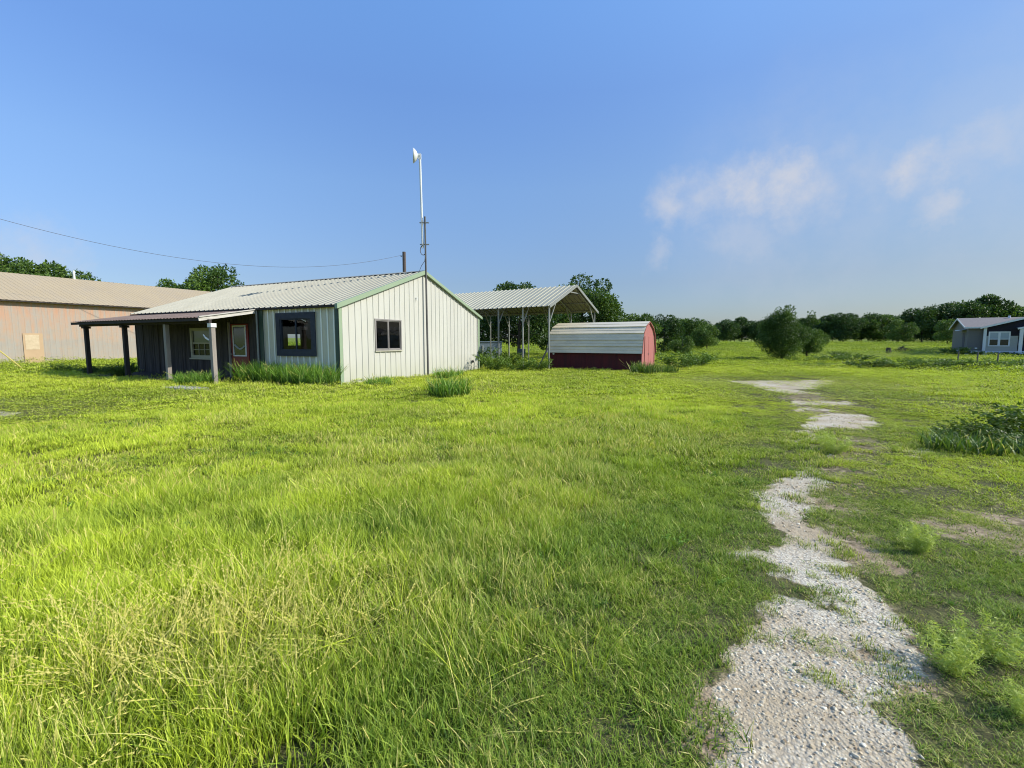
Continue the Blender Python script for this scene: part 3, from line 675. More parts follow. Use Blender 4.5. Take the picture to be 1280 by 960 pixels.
m.bar((.72,-.61,ga-.02-.3*gs),(gm[1],-.61,gp+.02),.03,.15);m.bar((7.28,-.61,ga-.02-.3*gs),(gm[1],-.61,gp+.02),.03,.15);m.build('fascia',M['white'],home)
m=MB();m.box(1.02,1.22,-.40,-.2,.45,ga);m.build('corner_board',M['white'],home)
m=MB();m.box(3.28,3.5,-.95,-.75,.45,2.6);m.build('porch_column',M['white'],home)
m=MB();m.box(6.5,6.7,-.95,-.75,.45,2.6);m.build('porch_column',M['white'],home)
m=MB();m.bar((3.1,-.98,2.6),(4.9,-.98,3.05),.05,.15);m.bar((6.8,-.98,2.6),(4.9,-.98,3.05),.05,.15);m.quad((3.05,-1.0,2.66),(4.9,-1.0,3.12),(4.9,-.35,3.12),(3.05,-.35,2.66));m.quad((4.9,-1.0,3.12),(6.85,-1.0,2.66),(6.85,-.35,2.66),(4.9,-.35,3.12));m.build('porch_gable',M['white'],home)
m=MB();m.box(1.0,6.7,-.37,-.356,-.4,.55);m.box(-.02,1.05,-.02,.0-.002,-.4,.55);m.box(-.02,-.002,0,W2,-.4,.55);m.box(6.6,L2,-.02,-.002,-.4,.55);m.build('skirting',M['skirt'],home)
m=MB();sash(m,'y',1.36,2.80,.97,2.36,.10,-.40,-.355);m.box(2.0,2.16,-.395,-.356,1.07,2.26);m.box(1.46,2.7,-.39,-.356,1.62,1.68);w=m.build('window',M['white'],home)
m=MB();m.box(1.46,2.7,-.372,-.36,1.07,1.62);m.build('pane',mat('dark_home_glass',(.012,.015,.02),rough=.1,spec=.7),w)
m=MB();m.box(1.46,2.7,-.372,-.36,1.68,2.26);m.build('blind',M['curtain'],w)
m=MB();m.box(3.95,4.85,-.40,-.358,.6,2.35);m.build('door',M['white'],home)
m=MB();m.box(-.012,-.003,1.4,2.6,.6,2.3);m.build('door',M['homedark'],home)
m=MB();m.bar((-.5,.9,2.55),(-.5,3.2,2.55),.06,.06);m.quad((-.6,.8,2.5),(-.6,3.3,2.5),(0,3.3,2.62),(0,.8,2.62));m.build('door_canopy',M['skirt'],home)
MB().tube([(3.4,W2/2-.4,3.6),(3.4,W2/2-.4,3.98)],.1,8).build('roof_vent',M['skirt'],home)
m=MB();m.box(.55,.72,-.06,-.004,.72,.84);m.build('tap_box',M['white'],home)
m=MB();m.box(3.2,6.7,-1.3,-.38,.3,.45);m.build('porch_deck',M['skirt'],home)

# ------------------------------------------------------------------ poles, wire, stakes
pole=empty('utility_pole',(-10.3,45.,float(gh(-10.3,45))),0,'short dark utility pole top showing above the white house roof','utility pole')
MB().tube([(0,0,-.5),(0,0,10.0)],[.2,.16],12).build('shaft',M['pole'],pole)
m=MB();m.tube([(-.16,0,9.62),(-.28,0,9.62)],.03,6);m.lathe([(0,0),(.05,0),(.06,.05),(.03,.09),(0,.1)],(-.28,0,9.55),(0,0,1),8);m.build('insulator',M['galv'],pole)
pole2=empty('utility_pole',(-38,24,0),0,'utility pole left of the long metal building holding the yellow guy','utility pole')
MB().tube([(0,0,-.5),(0,0,11.9)],[.2,.15],12).build('shaft',M['pole'],pole2)
pts=[]
for t in np.linspace(0,1,40):
    z=7.45+14*(t-.40)**2 if t<.4 else 7.45+11.6*(t-.40)**2
    pts.append((-10.55-27.3*t,45-21*t,z))
o=MB().tube(pts,.013,5).build('overhead_wire',M['wire']);tag(o,'thin dark wire sagging across the sky above the house','wire')
gA=(-25.3,23.95,0);o=MB().tube([(gA[0]+.1,gA[1],-.1),(-26.9,23.96,1.33),(-27.7,23.97,2.0)],.03,6).build('guy_wire_guard',M['yellow']);tag(o,'pale yellow guy wire guard slanting into the grass at the far left','guy wire')
o=MB().tube([(-27.7,23.97,2.0),(-37.9,24.,10.8)],.012,5).build('guy_wire',M['wire']);tag(o,'thin guy wire running up from the yellow guard at the far left','guy wire')
for (x,y,h,lab) in ((29.72,30.8,.62,'thin rusty fence stake below the left corner of the grey home'),(28.9,28.7,.68,'dark fence stake in front of the left part of the grey home'),(28.27,26.9,.62,'dark fence stake in front of the double window of the grey home')):
    z=float(gh(x,y));m=MB();m.bar((x,y,z-.2),(x+.03,y,z+h+.25),.05,.05);m.bar((x-.03,y-.03,z+h*.75),(x-.03,y-.03,z+h*.85),.09,.02)
    o=m.build('fence_stake',M['darkpipe']);tag(o,lab,'fence stake',group='fence stakes before the grey home')

# ------------------------------------------------------------------ vegetation meshes
def blade_mesh(name,n,Rr,h0,h1,w,bend,lean,seed,mat_,segs=3,head=0.,headw=.006,dry=0.,rootpow=.5,nom=1.):
    h0*=nom;h1*=nom
    g=np.random.default_rng(seed)
    ra=Rr*g.random(n)**rootpow;an=g.random(n)*2*PI
    bx_=ra*np.cos(an);by_=ra*np.sin(an)
    h=g.uniform(h0,h1,n);yaw=g.random(n)*2*PI;bd=g.uniform(.2,1,n)*bend;ln=g.normal(0,lean,n)
    dx,dy=np.cos(yaw),np.sin(yaw);px_,py_=-dy,dx
    tw=g.normal(0,.6,n);wd=w*g.uniform(.6,1.3,n)
    vs=[];att=[];rv=g.random(n);dr=(g.random(n)<dry)*1.
    for k in range(segs+1):
        t=k/segs
        off=h*(ln*t+bd*t*t);zz=h*(t-.28*bd*t*t*np.minimum(1,1.0))
        ww=wd*(1-t**1.6)*.5 if k<segs else wd*0
        cx_,cy_=bx_+dx*off,by_+dy*off
        ct,st=np.cos(tw*t),np.sin(tw*t)
        ux,uy=px_*ct+dx*st,py_*ct+dy*st
        if k<segs:
            vs.append(np.stack([cx_-ux*ww,cy_-uy*ww,zz],-1));vs.append(np.stack([cx_+ux*ww,cy_+uy*ww,zz],-1))
            att+= [np.stack([rv,np.full(n,t),dr*.85],-1)]*2
        else:
            vs.append(np.stack([cx_,cy_,zz],-1));att.append(np.stack([rv,np.full(n,1.),dr*.85],-1))
    nk=2*segs+1
    Vv=np.stack(vs,1).reshape(-1,3);A=np.stack(att,1).reshape(-1,3)
    b=np.arange(n)[:,None]*nk
    q=np.concatenate([b+np.array([[2*k,2*k+1,2*k+3,2*k+2]]) for k in range(segs-1)],0)
    tr=b+np.array([[2*(segs-1),2*(segs-1)+1,2*segs]])
    faces=[q,tr]
    if head>0:  # seed heads on a share of the stalks
        sel=np.nonzero(g.random(n)<head)[0]
        tipp=np.stack([bx_+dx*h*(ln+bd),by_+dy*h*(ln+bd),h*(1-.28*bd)],-1)[sel]
        pr_=np.stack([bx_+dx*h*(ln*.7+bd*.49),by_+dy*h*(ln*.7+bd*.49),h*(.7-.28*bd*.49)],-1)[sel]
        d=tipp-pr_;L_=np.linalg.norm(d,axis=1,keepdims=True);d/=L_
        sd=np.cross(d,[0,0,1.]);sd/=np.linalg.norm(sd,axis=1,keepdims=True)+1e-6;s2=np.cross(d,sd)
        nv0=len(Vv);hv=[];ha=[];hf=[]
        for kk in range(5):
            c=pr_+d*L_*(.1+.2*kk)
            for sg,S in ((1,sd),(-1,sd),(1,s2),(-1,s2)):
                o_=S*sg*headw
                hv.append(np.stack([c,c+o_*.8+d*headw*2.4,c+d*headw*5.2,c-o_*.2+d*headw*2.2],1))
                ha.append(np.stack([np.repeat(rv[sel][:,None],4,1),np.ones((len(sel),4)),np.full((len(sel),4),.9)],-1))
        hv=np.concatenate(hv,0).reshape(-1,3);ha=np.concatenate(ha,0).reshape(-1,3)
        hf=nv0+np.arange(len(hv)).reshape(-1,4)
        Vv=np.concatenate([Vv,hv]);A=np.concatenate([A,ha]);faces=[np.concatenate([q,hf]),tr]
    return np_mesh(name,Vv,faces,mat_,{'bv':A})
def leafcloud(g,cent,nrm,size,asp=.45,droop=.3):
    """rhombic leaves at cent"""
    n=len(cent)
    d=nrm+g.normal(0,.7,(n,3));d[:,2]-=droop*.3;d/=np.linalg.norm(d,axis=1,keepdims=True)+1e-9
    r=g.normal(0,1,(n,3));sd=np.cross(d,r);sd/=np.linalg.norm(sd,axis=1,keepdims=True)+1e-9
    s=(size*g.uniform(.6,1.35,n))[:,None]
    a=cent-d*s*.5;c=cent+d*s*.5;m1=cent+sd*s*asp*.5;m2=cent-sd*s*asp*.5
    up=np.cross(d,sd)*s*.12
    return np.stack([a,m1+up,c,m2+up],1).reshape(-1,3)
def bush_mesh(name,n_stem,h,Rr,leaf,seed,mat_,per=26,asp=.35,upright=.7,dryheads=0):
    g=np.random.default_rng(seed);C=[];N=[];Hh=[];st=MB()
    for k in range(n_stem):
        a=g.random()*2*PI;r0=Rr*.5*g.random()**.5;hh=h*g.uniform(.55,1.05);a2=a+g.normal(0,.5)
        tip=np.array([math.cos(a)*r0+math.cos(a2)*Rr*(1-upright)*2*g.random(),math.sin(a)*r0+math.sin(a2)*Rr*(1-upright)*2*g.random(),hh])
        base=np.array([math.cos(a)*r0*.6,math.sin(a)*r0*.6,0])
        t=g.random(per)**.7
        p=base+(tip-base)*t[:,None]+g.normal(0,.05*h,(per,3))*[1,1,.6]
        C.append(p);nn=g.normal(0,1,(per,3));nn[:,2]=np.abs(nn[:,2])*.5+.6*upright;N.append(nn);Hh.append(t)
    C=np.concatenate(C);N=np.concatenate(N);C[:,2]=np.maximum(C[:,2],.02)
    Vv=leafcloud(g,C,N,leaf,asp);n=len(C)
    A=np.stack([np.repeat(np.clip(g.random(n)*.7+.3*(C[:,2]/h),0,1),4),np.repeat(.35+.65*np.clip(C[:,2]/h,0,1),4),np.repeat((g.random(n)<dryheads)*.8,4)],-1)
    return np_mesh(name,Vv,np.arange(4*n).reshape(-1,4),mat_,{'bv':A})

hid=bpy.data.collections.new('grass_sources')
def src(me_):
    o=bpy.data.objects.new(me_.name,me_);return o
def scatter(name,srcs,P,rot,scl,var,tint,tilt=None,kind='stuff',label=None,cat=None):
    """one object: real geometry instanced on points of the land"""
    n=len(P);me=bpy.data.meshes.new(name);me.vertices.add(n);me.vertices.foreach_set('co',np.asarray(P,np.float32).ravel())
    e=np.zeros((n,3),np.float32);e[:,2]=rot
    if tilt is not None: e[:,0]=tilt[:,0];e[:,1]=tilt[:,1]
    a=me.attributes.new('rot','FLOAT_VECTOR','POINT');a.data.foreach_set('vector',e.ravel())
    a=me.attributes.new('scl','FLOAT_VECTOR','POINT');a.data.foreach_set('vector',np.asarray(scl,np.float32).ravel())
    a=me.attributes.new('var','INT','POINT');a.data.foreach_set('value',np.asarray(var,np.int32))
    c=np.ones((n,4),np.float32);c[:,:3]=tint;a=me.attributes.new('tint','FLOAT_COLOR','POINT');a.data.foreach_set('color',c.ravel())
    o=bpy.data.objects.new(name,me);COL.objects.link(o);tag(o,label,cat,kind=kind)
    cl=bpy.data.collections.new(name+'_sources')
    for i_,s in enumerate(srcs):
        so=bpy.data.objects.new('%s_%02d'%(name,i_),s);cl.objects.link(so)
    t=bpy.data.node_groups.new(name,'GeometryNodeTree')
    t.interface.new_socket('Geometry',in_out='INPUT',socket_type='NodeSocketGeometry');t.interface.new_socket('Geometry',in_out='OUTPUT',socket_type='NodeSocketGeometry')
    gi=t.nodes.new('NodeGroupInput');go=t.nodes.new('NodeGroupOutput')
    ci=t.nodes.new('GeometryNodeCollectionInfo');ci.inputs['Collection'].default_value=cl;ci.inputs['Separate Children'].default_value=True;ci.inputs['Reset Children'].default_value=True
    ip=t.nodes.new('GeometryNodeInstanceOnPoints');ip.inputs['Pick Instance'].default_value=True
    def na(nm,ty):
        q=t.nodes.new('GeometryNodeInputNamedAttribute');q.data_type=ty;q.inputs['Name'].default_value=nm;return q.outputs['Attribute']
    er=t.nodes.new('FunctionNodeEulerToRotation');L=t.links
    L.new(na('rot','FLOAT_VECTOR'),er.inputs[0]);L.new(er.outputs[0],ip.inputs['Rotation'])
    L.new(na('scl','FLOAT_VECTOR'),ip.inputs['Scale']);L.new(na('var','INT'),ip.inputs['Instance Index'])
    L.new(gi.outputs[0],ip.inputs['Points']);L.new(ci.outputs[0],ip.inputs['Instance']);L.new(ip.outputs[0],go.inputs[0])
    md=o.modifiers.new('scatter','NODES');md.node_group=t
    return o

# where nothing grows (house, shed ... footprints)
def in_rect(x,y,ox,oy,th_,x0,x1,y0,y1):
    c,s=math.cos(th_),math.sin(th_);dx,dy=x-ox,y-oy;a=dx*c+dy*s;b=-dx*s+dy*c
    return (a>x0)&(a<x1)&(b>y0)&(b<y1)
def blocked(x,y):
    k=in_rect(x,y,HX,HY,HT,-.08,9.6,-.1,12.8)|in_rect(x,y,HX,HY,HT,-1.75,.1,4.1,12.6)
    k|=in_rect(x,y,sx,sy,stt,0,SW,0,SL)|in_rect(x,y,lx,ly,lt,LA,LB,0,LW)|in_rect(x,y,hx,hy,ht,-.2,L2,-.5,W2)|in_rect(x,y,-10.15,14.25,HT+PI/2,-.8,.8,-.3,.3)
    return k
G=np.random.default_rng(11)
def pts(r0,r1,dens,fan=62,seed=0):
    g=np.random.default_rng(100+seed);A=R(2*fan)/2*(r1*r1-r0*r0);n=int(A*dens)
    r=np.sqrt(g.random(n)*(r1*r1-r0*r0)+r0*r0);a=g.uniform(-R(fan),R(fan),n)
    x,y=r*np.sin(a),r*np.cos(a);k=~blocked(x,y);return x[k],y[k],g
def lushness(x,y):
    """0 dark green .. 1 yellow green"""
    r=np.hypot(x,y)
    f=.62*fbm(x,y,2.6,3,4)+.38*fbm(x,y,.5,13,2)
    f=sstep(.33,.67,f)
    side=sstep(.10,.5,(x+1.2)/np.maximum(r,.1))*sstep(14,7,r)+.9*sstep(.4,1.3,x-.40*y)*sstep(8,4.5,r)    # greener lawn beside the track
    mid=sstep(3.,7,r)*sstep(60,20,r)
    return np.clip(.10+.68*f+.36*mid-.22*side,0,1)
def heightf(x,y):
    """grass height in m"""
    r=np.hypot(x,y)
    h=.075+.16*fbm(x,y,1.1,55,3)+.11*sstep(.35,.75,fbm(x,y,.30,56,2))*sstep(14,7,r)
    h=h*(1+.15*sstep(4,9,r))
    left=sstep(.9,-1.2,x-.10*y)*sstep(6,2.5,r)
    h=h+.10*left*fbm(x,y,.8,91,2)
    t=np.zeros(x.shape)
    for poly,_ in list(POLY.values())+list(DIRT.values())[:5]:
        t=np.maximum(t,sstep(-1.1-.16*r,-.1,sdist(x,y,poly)))
    h=h*(1-(.62+.2*sstep(6,12,r))*t)
    rgt=sstep(-.2,1.2,x-.42*y)*sstep(9,5,r)
    h=h*(1-.45*rgt)
    return h
def keepmask(x,y,g,k1=1.0):
    gm=gravel_mask(x,y);dm=dirt_mask(x,y)
    return g.random(len(x))>np.clip(gm*1.03+dm*.72+.12*sstep(.5,1.6,x-.40*y)*sstep(8,4,np.hypot(x,y)),0,.975)*k1

def bluegreen(x,y):
    r=np.hypot(x,y)
    near=sstep(-.9,.2,x+.05*y)*sstep(8,3,r)
    return np.clip(sstep(.50-.08*near,.66-.06*near,fbm(x,y,.9,88,4))*(.18+.62*sstep(8,3,r))+.10*near,0,1)
def hole_mask(x,y): return sstep(.58,.70,fbm(x,y,.34,66,3))
# near turf: short and standing blades
short=[blade_mesh('turf_a%d'%i,90,.15,.35,1.0,.0062,.8,.35,200+i,M['grass'],segs=3,nom=.13) for i in range(5)]
stand=[blade_mesh('stand_a%d'%i,60,.14,.5,1.0,.0062,.5,.22,300+i,M['grass'],segs=3,head=.03,headw=.0045,dry=.05,nom=.26) for i in range(5)]
def place(name,srcs,r0,r1,dens,seed,fan=62,hs=1.,sxy=1.,prob=None,label=None,cat=None,dryb=0.,hmin=.03,tb=0.,nom=.16):
    x,y,g=pts(r0,r1,dens,fan,seed);k=keepmask(x,y,g)
    if prob is not None: k&=g.random(len(x))<prob(x,y)
    k&=g.random(len(x))>hole_mask(x,y)*.6*(r0<10);x,y=x[k],y[k];n=len(x);H_=np.maximum(heightf(x,y)*hs*g.uniform(.6,1.35,n),hmin)
    z=gh(x,y)-.005
    S=np.stack([sxy*g.uniform(.8,1.2,n)*(np.clip(.35+.65*H_/nom,.5,1.15) if r0<10 else 1)]*2+[H_/nom],-1)
    dm=np.maximum(dirt_mask(x,y),gravel_mask(x,y));dry=np.clip(0.+dryb+.24*sstep(.55,.75,fbm(x,y,1.7,8,3))+.25*dm,0,.8)
    T=np.stack([np.clip(lushness(x,y)+tb+g.normal(0,.07,n),0,1),dry,bluegreen(x,y)*g.uniform(.5,1.,n)],-1)
    return scatter(name,srcs,np.stack([x,y,z],-1),g.random(n)*2*PI,S,g.integers(0,len(srcs),n),T,tilt=g.normal(0,.10,(n,2)),label=label,cat=cat)
lm=lambda x,y:sstep(.7,-.7,x-.12*y-.15)      # share of the standing grass: high to the left
place('short_grass',short,.9,5.6,150,1,fan=68,hs=.60,label='short green turf close to the camera',cat='grass',nom=0.13)
place('tall_grass',stand,.9,8.5,70,2,fan=66,hs=.72,prob=lambda x,y:(.10+.8*lm(x,y))*sstep(8.5,3.8,np.hypot(x,y)),label='taller standing grass in the near left field',cat='grass',nom=0.26)
creep=[blade_mesh('creep_%d'%i,80,.11,.4,1.,.0048,1.1,.6,350+i,M['grass'],segs=2,dry=.08,nom=.055) for i in range(4)]
place('creeping_grass',creep,.95,5.5,190,12,fan=66,hs=.55,prob=lambda x,y:sstep(-.9,.5,x-.30*y)*.9,label='low creeping grass over the thin soil beside the track',cat='grass',dryb=.08,nom=.055)
creep2=[blade_mesh('creep_b%d'%i,110,.26,.4,1.,.009,1.1,.6,370+i,M['grass'],segs=2,dry=.08,nom=.07) for i in range(3)]
place('thin_grass',creep2,5.2,13,34,13,fan=60,hs=.6,prob=lambda x,y:sstep(-1.5,.5,x-.30*y)*.9,label='thin low grass beside the middle part of the track',cat='grass',dryb=.05,nom=.07)
ex,ey,eg=pts(.95,9,170,60,15);eg_=gravel_mask(ex,ey);ek=(eg_>.12)&(eg_<.8)&(eg.random(len(ex))<.30)|(eg_>=.8)&(eg.random(len(ex))<.022)
ex,ey=ex[ek],ey[ek];en=len(ex);eh=eg.uniform(.5,1.5,en)*np.clip(np.hypot(ex,ey)/4,.8,1.8)
scatter('edge_grass',creep,np.stack([ex,ey,gh(ex,ey)],-1),eg.random(en)*6.28,np.stack([eh*.55,eh*.55,eh*.8],-1),eg.integers(0,4,en),np.stack([eg.uniform(.1,.8,en),eg.uniform(0,.35,en),eg.uniform(0,.6,en)],-1),label='small grass sprigs creeping over the gravel edges',cat='grass')
short2=[blade_mesh('turf_b%d'%i,150,.34,.4,1.,.011,.8,.35,400+i,M['grass'],segs=2,nom=.16) for i in range(4)]
stand2=[blade_mesh('stand_b%d'%i,80,.34,.5,1.,.009,.5,.22,450+i,M['grass'],segs=2,head=.12,headw=.008,dry=.10,nom=.26) for i in range(4)]
for s_ in ():pass
place('field_grass',short2,4.6,13,36,3,hs=.52,label='green field grass in the middle distance',cat='grass',nom=0.16)
place('seeding_grass',stand2,4.4,14,13,4,hs=.66,prob=lambda x,y:.35+.6*fbm(x,y,2.2,21,2),label='pale seeding grass stalks in the middle distance',cat='grass',dryb=.05,nom=0.26)
far1=[blade_mesh('turf_c%d'%i,250,.75,.4,1.,.015,.6,.3,500+i,M['grass'],segs=2,dry=.08,nom=.22) for i in range(4)]
place('far_field_grass',far1,12.2,30,7.,5,hs=.66,label='sunlit field grass around the house and shed',cat='grass',tb=.05,nom=0.22)
far2=[blade_mesh('turf_d%d'%i,330,1.6,.4,1.,.034,.5,.3,600+i,M['grass'],segs=2,nom=.26) for i in range(4)]
place('distant_grass',far2,29,62,1.6,6,fan=58,hs=.62,label='distant field grass before the trees',cat='grass',tb=.08,nom=0.26)
far3=[blade_mesh('turf_e%d'%i,420,3.2,.4,1.,.055,.5,.3,650+i,M['grass'],segs=2,nom=.3) for i in range(3)]
place('horizon_grass',far3,60,125,.3,7,fan=56,hs=.75,label='grass at the foot of the far tree line',cat='grass',tb=.02,nom=0.3)
# thin wide-leaved weeds in the turf
wd=[bush_mesh('weed_%d'%i,9,1.,.75,.30,700+i,M['weed'],per=12,asp=.4,upright=.35) for i in range(4)]
x,y,g=pts(1.,16,4.,62,8);k=keepmask(x,y,g)&(g.random(len(x))<np.clip(.10+.55*sstep(.5,.7,fbm(x,y,1.6,120,3)),0,1));x,y=x[k],y[k];n=len(x)
s_=np.minimum(heightf(x,y)*g.uniform(.35,.7,n),.085)*sstep(1.6,2.6,np.hypot(x,y))+.01
scatter('ground_weeds',wd,np.stack([x,y,gh(x,y)],-1),g.random(n)*6.28,np.stack([s_,s_,s_],-1),g.integers(0,4,n),np.stack([g.uniform(.2,.8,n),np.zeros(n),np.zeros(n)],-1),label='low broad leaved weeds among the turf',cat='weeds')
# yellow seeding clump at the lower left
dryb=[blade_mesh('dry_%d'%i,18,.10,.6,1.,.0042,.9,.35,800+i,M['grass'],segs=4,head=.38,headw=.0042,dry=.35,nom=.4) for i in range(4)]
g=np.random.default_rng(5);n=95
x=np.concatenate([g.normal(-1.3,.45,n),g.uniform(-3.2,.6,30)]);y=np.concatenate([g.normal(2.08,.26,n),g.uniform(1.5,4.5,30)]);n=len(x)
h_=g.uniform(.26,.46,n)
scatter('dry_seeding_grass',dryb,np.stack([x,y,gh(x,y)],-1),g.random(n)*6.28,np.stack([g.uniform(.8,1.2,n)]*2+[h_/.4],-1),g.integers(0,4,n),np.stack([g.uniform(.7,1,n),np.full(n,.1),np.zeros(n)],-1),tilt=g.normal(0,.25,(n,2)),label='yellow seeding grass clump at the lower left',cat='grass')

# pebbles on the track
def pebble(seed):
    g=np.random.default_rng(seed);V0=[];t=(1+5**.5)/2
    for a in (-1,1):
        for b in (-t,t): V0+=[(0,a,b),(a,b,0),(b,0,a)]
    V0=np.array(V0,float);V0/=np.linalg.norm(V0[0]);V0*=g.uniform(.7,1.2,(12,1));V0*=[1,.75,.55]
    from itertools import combinations
    import bmesh
    bm=bmesh.new();[bm.verts.new(v) for v in V0];bmesh.ops.convex_hull(bm,input=bm.verts);me=bpy.data.meshes.new('pebble');bm.to_mesh(me);bm.free()
    a=me.attributes.new('bv','FLOAT_COLOR','POINT');me.materials.append(M['pebble']);return me
def pebmat():
    m=bpy.data.materials.new('limestone_pebble');t=nt(m);L=t.links
    out=node(t,'ShaderNodeOutputMaterial');p=node(t,'ShaderNodeBsdfPrincipled');L.new(p.outputs[0],out.inputs[0])
    b=t.nodes.new('ShaderNodeAttribute');b.attribute_name='tint';b.attribute_type='INSTANCER'
    s2=t.nodes.new('ShaderNodeSeparateColor');L.new(b.outputs['Color'],s2.inputs[0])
    L.new(ramp(t,s2.outputs[0],[(0,(.30,.22,.13)),(.35,(.58,.47,.31)),(.7,(.72,.63,.46)),(1,(.86,.79,.62))]),p.inputs['Base Color']);p.inputs['Roughness'].default_value=.9;p.inputs['Specular IOR Level'].default_value=.15
    return m
M['pebble']=pebmat()
pb=[pebble(i) for i in range(6)]
XS=[];
for r0,r1,de,s0,s1,sd in ((.95,2.6,4200,.003,.011,1),(2.4,5.6,1500,.004,.014,2),(5.4,12.5,260,.008,.02,3)):
    x,y,g=pts(r0,r1,de,60,30+sd);w=gravel_mask(x,y)+.35*dirt_mask(x,y);k=g.random(len(x))<w*w*(.12+.6*sstep(.40,.60,fbm(x,y,.35,19,4)));x,y=x[k],y[k];n=len(x)
    s_=s0+(s1-s0)*g.random(n)**3.2*np.where(g.random(n)<.03,1.9,1.)
    XS.append((np.stack([x,y,gh(x,y)+s_*.15],-1),s_,g.random(n)))
P_=np.concatenate([a[0] for a in XS]);S_=np.concatenate([a[1] for a in XS]);Rn=np.concatenate([a[2] for a in XS]);n=len(P_)
scatter('gravel',pb,P_,G.random(n)*6.28,np.stack([S_]*3,-1),G.integers(0,6,n),np.stack([Rn]*3,-1),tilt=G.normal(0,.3,(n,2)),label='loose pale limestone gravel on the worn track',cat='gravel')

# lime feathery plants beside the track (lower right) : each one a plant
lime=[bush_mesh('lime_plant',22,1.,.75,.12,900+i,M['lime'],per=90,asp=.15,upright=.78) for i in range(3)]
def plant(name,me_,x,y,s,label,cat,group=None,rz=0,sz=.8):
    o=bpy.data.objects.new(name,me_);COL.objects.link(o);o.location=(x,y,float(gh(x,y))-.01);o.scale=(s,s,s*sz);o.rotation_euler=(0,0,rz);return tag(o,label,cat,group)
M['lime2']=leafmat('lime_leaf',(.26,.36,.06),(.60,.66,.18),.35,False,STRAW)
for q in lime: q.materials.clear();q.materials.append(M['lime2'])
plant('feathery_weed',lime[0],2.0,2.0,.23,'bright lime feathery weed left of the pair at the lower right corner','weed','feathery weeds beside the gravel')
plant('feathery_weed',lime[1],2.26,2.06,.26,'bright lime feathery weed at the right edge of the foreground','weed','feathery weeds beside the gravel',1.)
plant('feathery_weed',lime[2],2.92,3.2,.27,'pale feathery weed beside the bare soil right of the gravel','weed','feathery weeds beside the gravel',2.)
plant('feathery_weed',lime[0],2.05,1.70,.17,'small lime feathery weed nearest the bottom right corner','weed','feathery weeds beside the gravel',3.)
plant('feathery_weed',lime[1],4.35,6.15,.42,'grassy feathery weed growing where the gravel track narrows','weed','feathery weeds beside the gravel',4.,.7)

# tall johnson grass before the window wall, and other tall clumps
def johnson(seed,n,h,Rr,w=.03,ell=1.,m_='johnson',dry=.03,head=.04):
    me_=blade_mesh('tall_grass_clump',n,Rr,.55*h,h,w,.75,.22,seed,M[m_],segs=5,head=head,headw=.011,dry=dry);return me_
def put(name,me_,x,y,label,cat,s=(1,1,1),rz=0,group=None):
    o=bpy.data.objects.new(name,me_);COL.objects.link(o);o.location=(x,y,float(gh(x,y))-.02);o.scale=s;o.rotation_euler=(0,0,rz);return tag(o,label,cat,group)
jm=[johnson(40+i,620,1.0,.68) for i in range(3)]
for i_,(b,a,lab) in enumerate(((.35,-.62,'tall green grass clump at the front corner of the white house'),(1.35,-.65,'tall green grass clump under the right half of the black framed window'),(2.4,-.6,'tall green grass clump under the left half of the black framed window'),(3.35,-.75,'tall green grass clump between the window and the red door'),(4.5,-2.15,'lower green grass clump beside the right porch post'))):
    X_,Y_=toH(a,b);put('tall_grass_clump',jm[i_%3],X_,Y_,lab,'tall grass',(1,1,1.0 if i_<4 else .62),i_,'tall grass along the house front')
put('tall_grass_clump',johnson(51,520,.72,.55),-1.72,12.5,'dark green tall grass clump standing alone before the gable wall','tall grass')
put('tall_grass_clump',johnson(52,240,.5,.5),-4.4,15.3,'low grass clump at the foot of the gable wall near its window','tall grass')
put('tall_grass_clump',johnson(53,260,.62,.6),-2.6,18.6,'grass clump at the foot of the tall mast','tall grass')
put('tall_grass_clump',johnson(54,420,.78,.6,m_='hedge'),5.9,20.6,'dark grass clump at the lit end of the red shed','tall grass',rz=1)
put('tall_grass_clump',johnson(55,420,.62,.8,m_='hedge'),6.9,21.4,'leafy grass clump beyond the right end of the red shed','tall grass')
# leafy weeds
bm_=[bush_mesh('leafy_bush',46,1.,.8,.10,60+i,M['hedge'],per=46,asp=.4,upright=.5) for i in range(3)]
bd_=[bush_mesh('dark_bush',60,1.,.85,.11,70+i,M['shrub'],per=60,asp=.42,upright=.4,dryheads=.03) for i in range(3)]
for i_,(x,y,s,sz,lab) in enumerate(((-.9,23.2,1.0,.9,'green leafy weeds at the back corner of the white house'),(.3,22.6,1.0,.75,'green leafy weeds under the left carport posts'),(1.3,22.9,.8,.9,'green leafy weeds beside the leaning bar'),(-2.0,25.0,1.2,1.0,'tall leafy weeds between the white house and the carport'),(-.2,27.5,1.2,.8,'leafy weeds inside the carport'),(9.2,25.2,1.5,.62,'dense leafy weeds right of the red shed'),(11.0,27.5,1.6,.6,'leafy weeds at the foot of the trees right of the shed'))):
    put('leafy_weeds',bm_[i_%3],x,y,lab,'weeds',(s,s,s*sz),i_)
for i_,(x,y,s,sz,lab) in enumerate(((-15.9,18.7,.55,1.1,'small dark leafy weed between the two left porch posts'),(-18.3,20.2,.6,.8,'small leafy weed left of the porch'),(-21.5,22.,.6,.8,'leafy weed before the long rusty building'))):
    put('leafy_weeds',bd_[i_%3],x,y,lab,'weeds',(s,s,s*sz),i_)
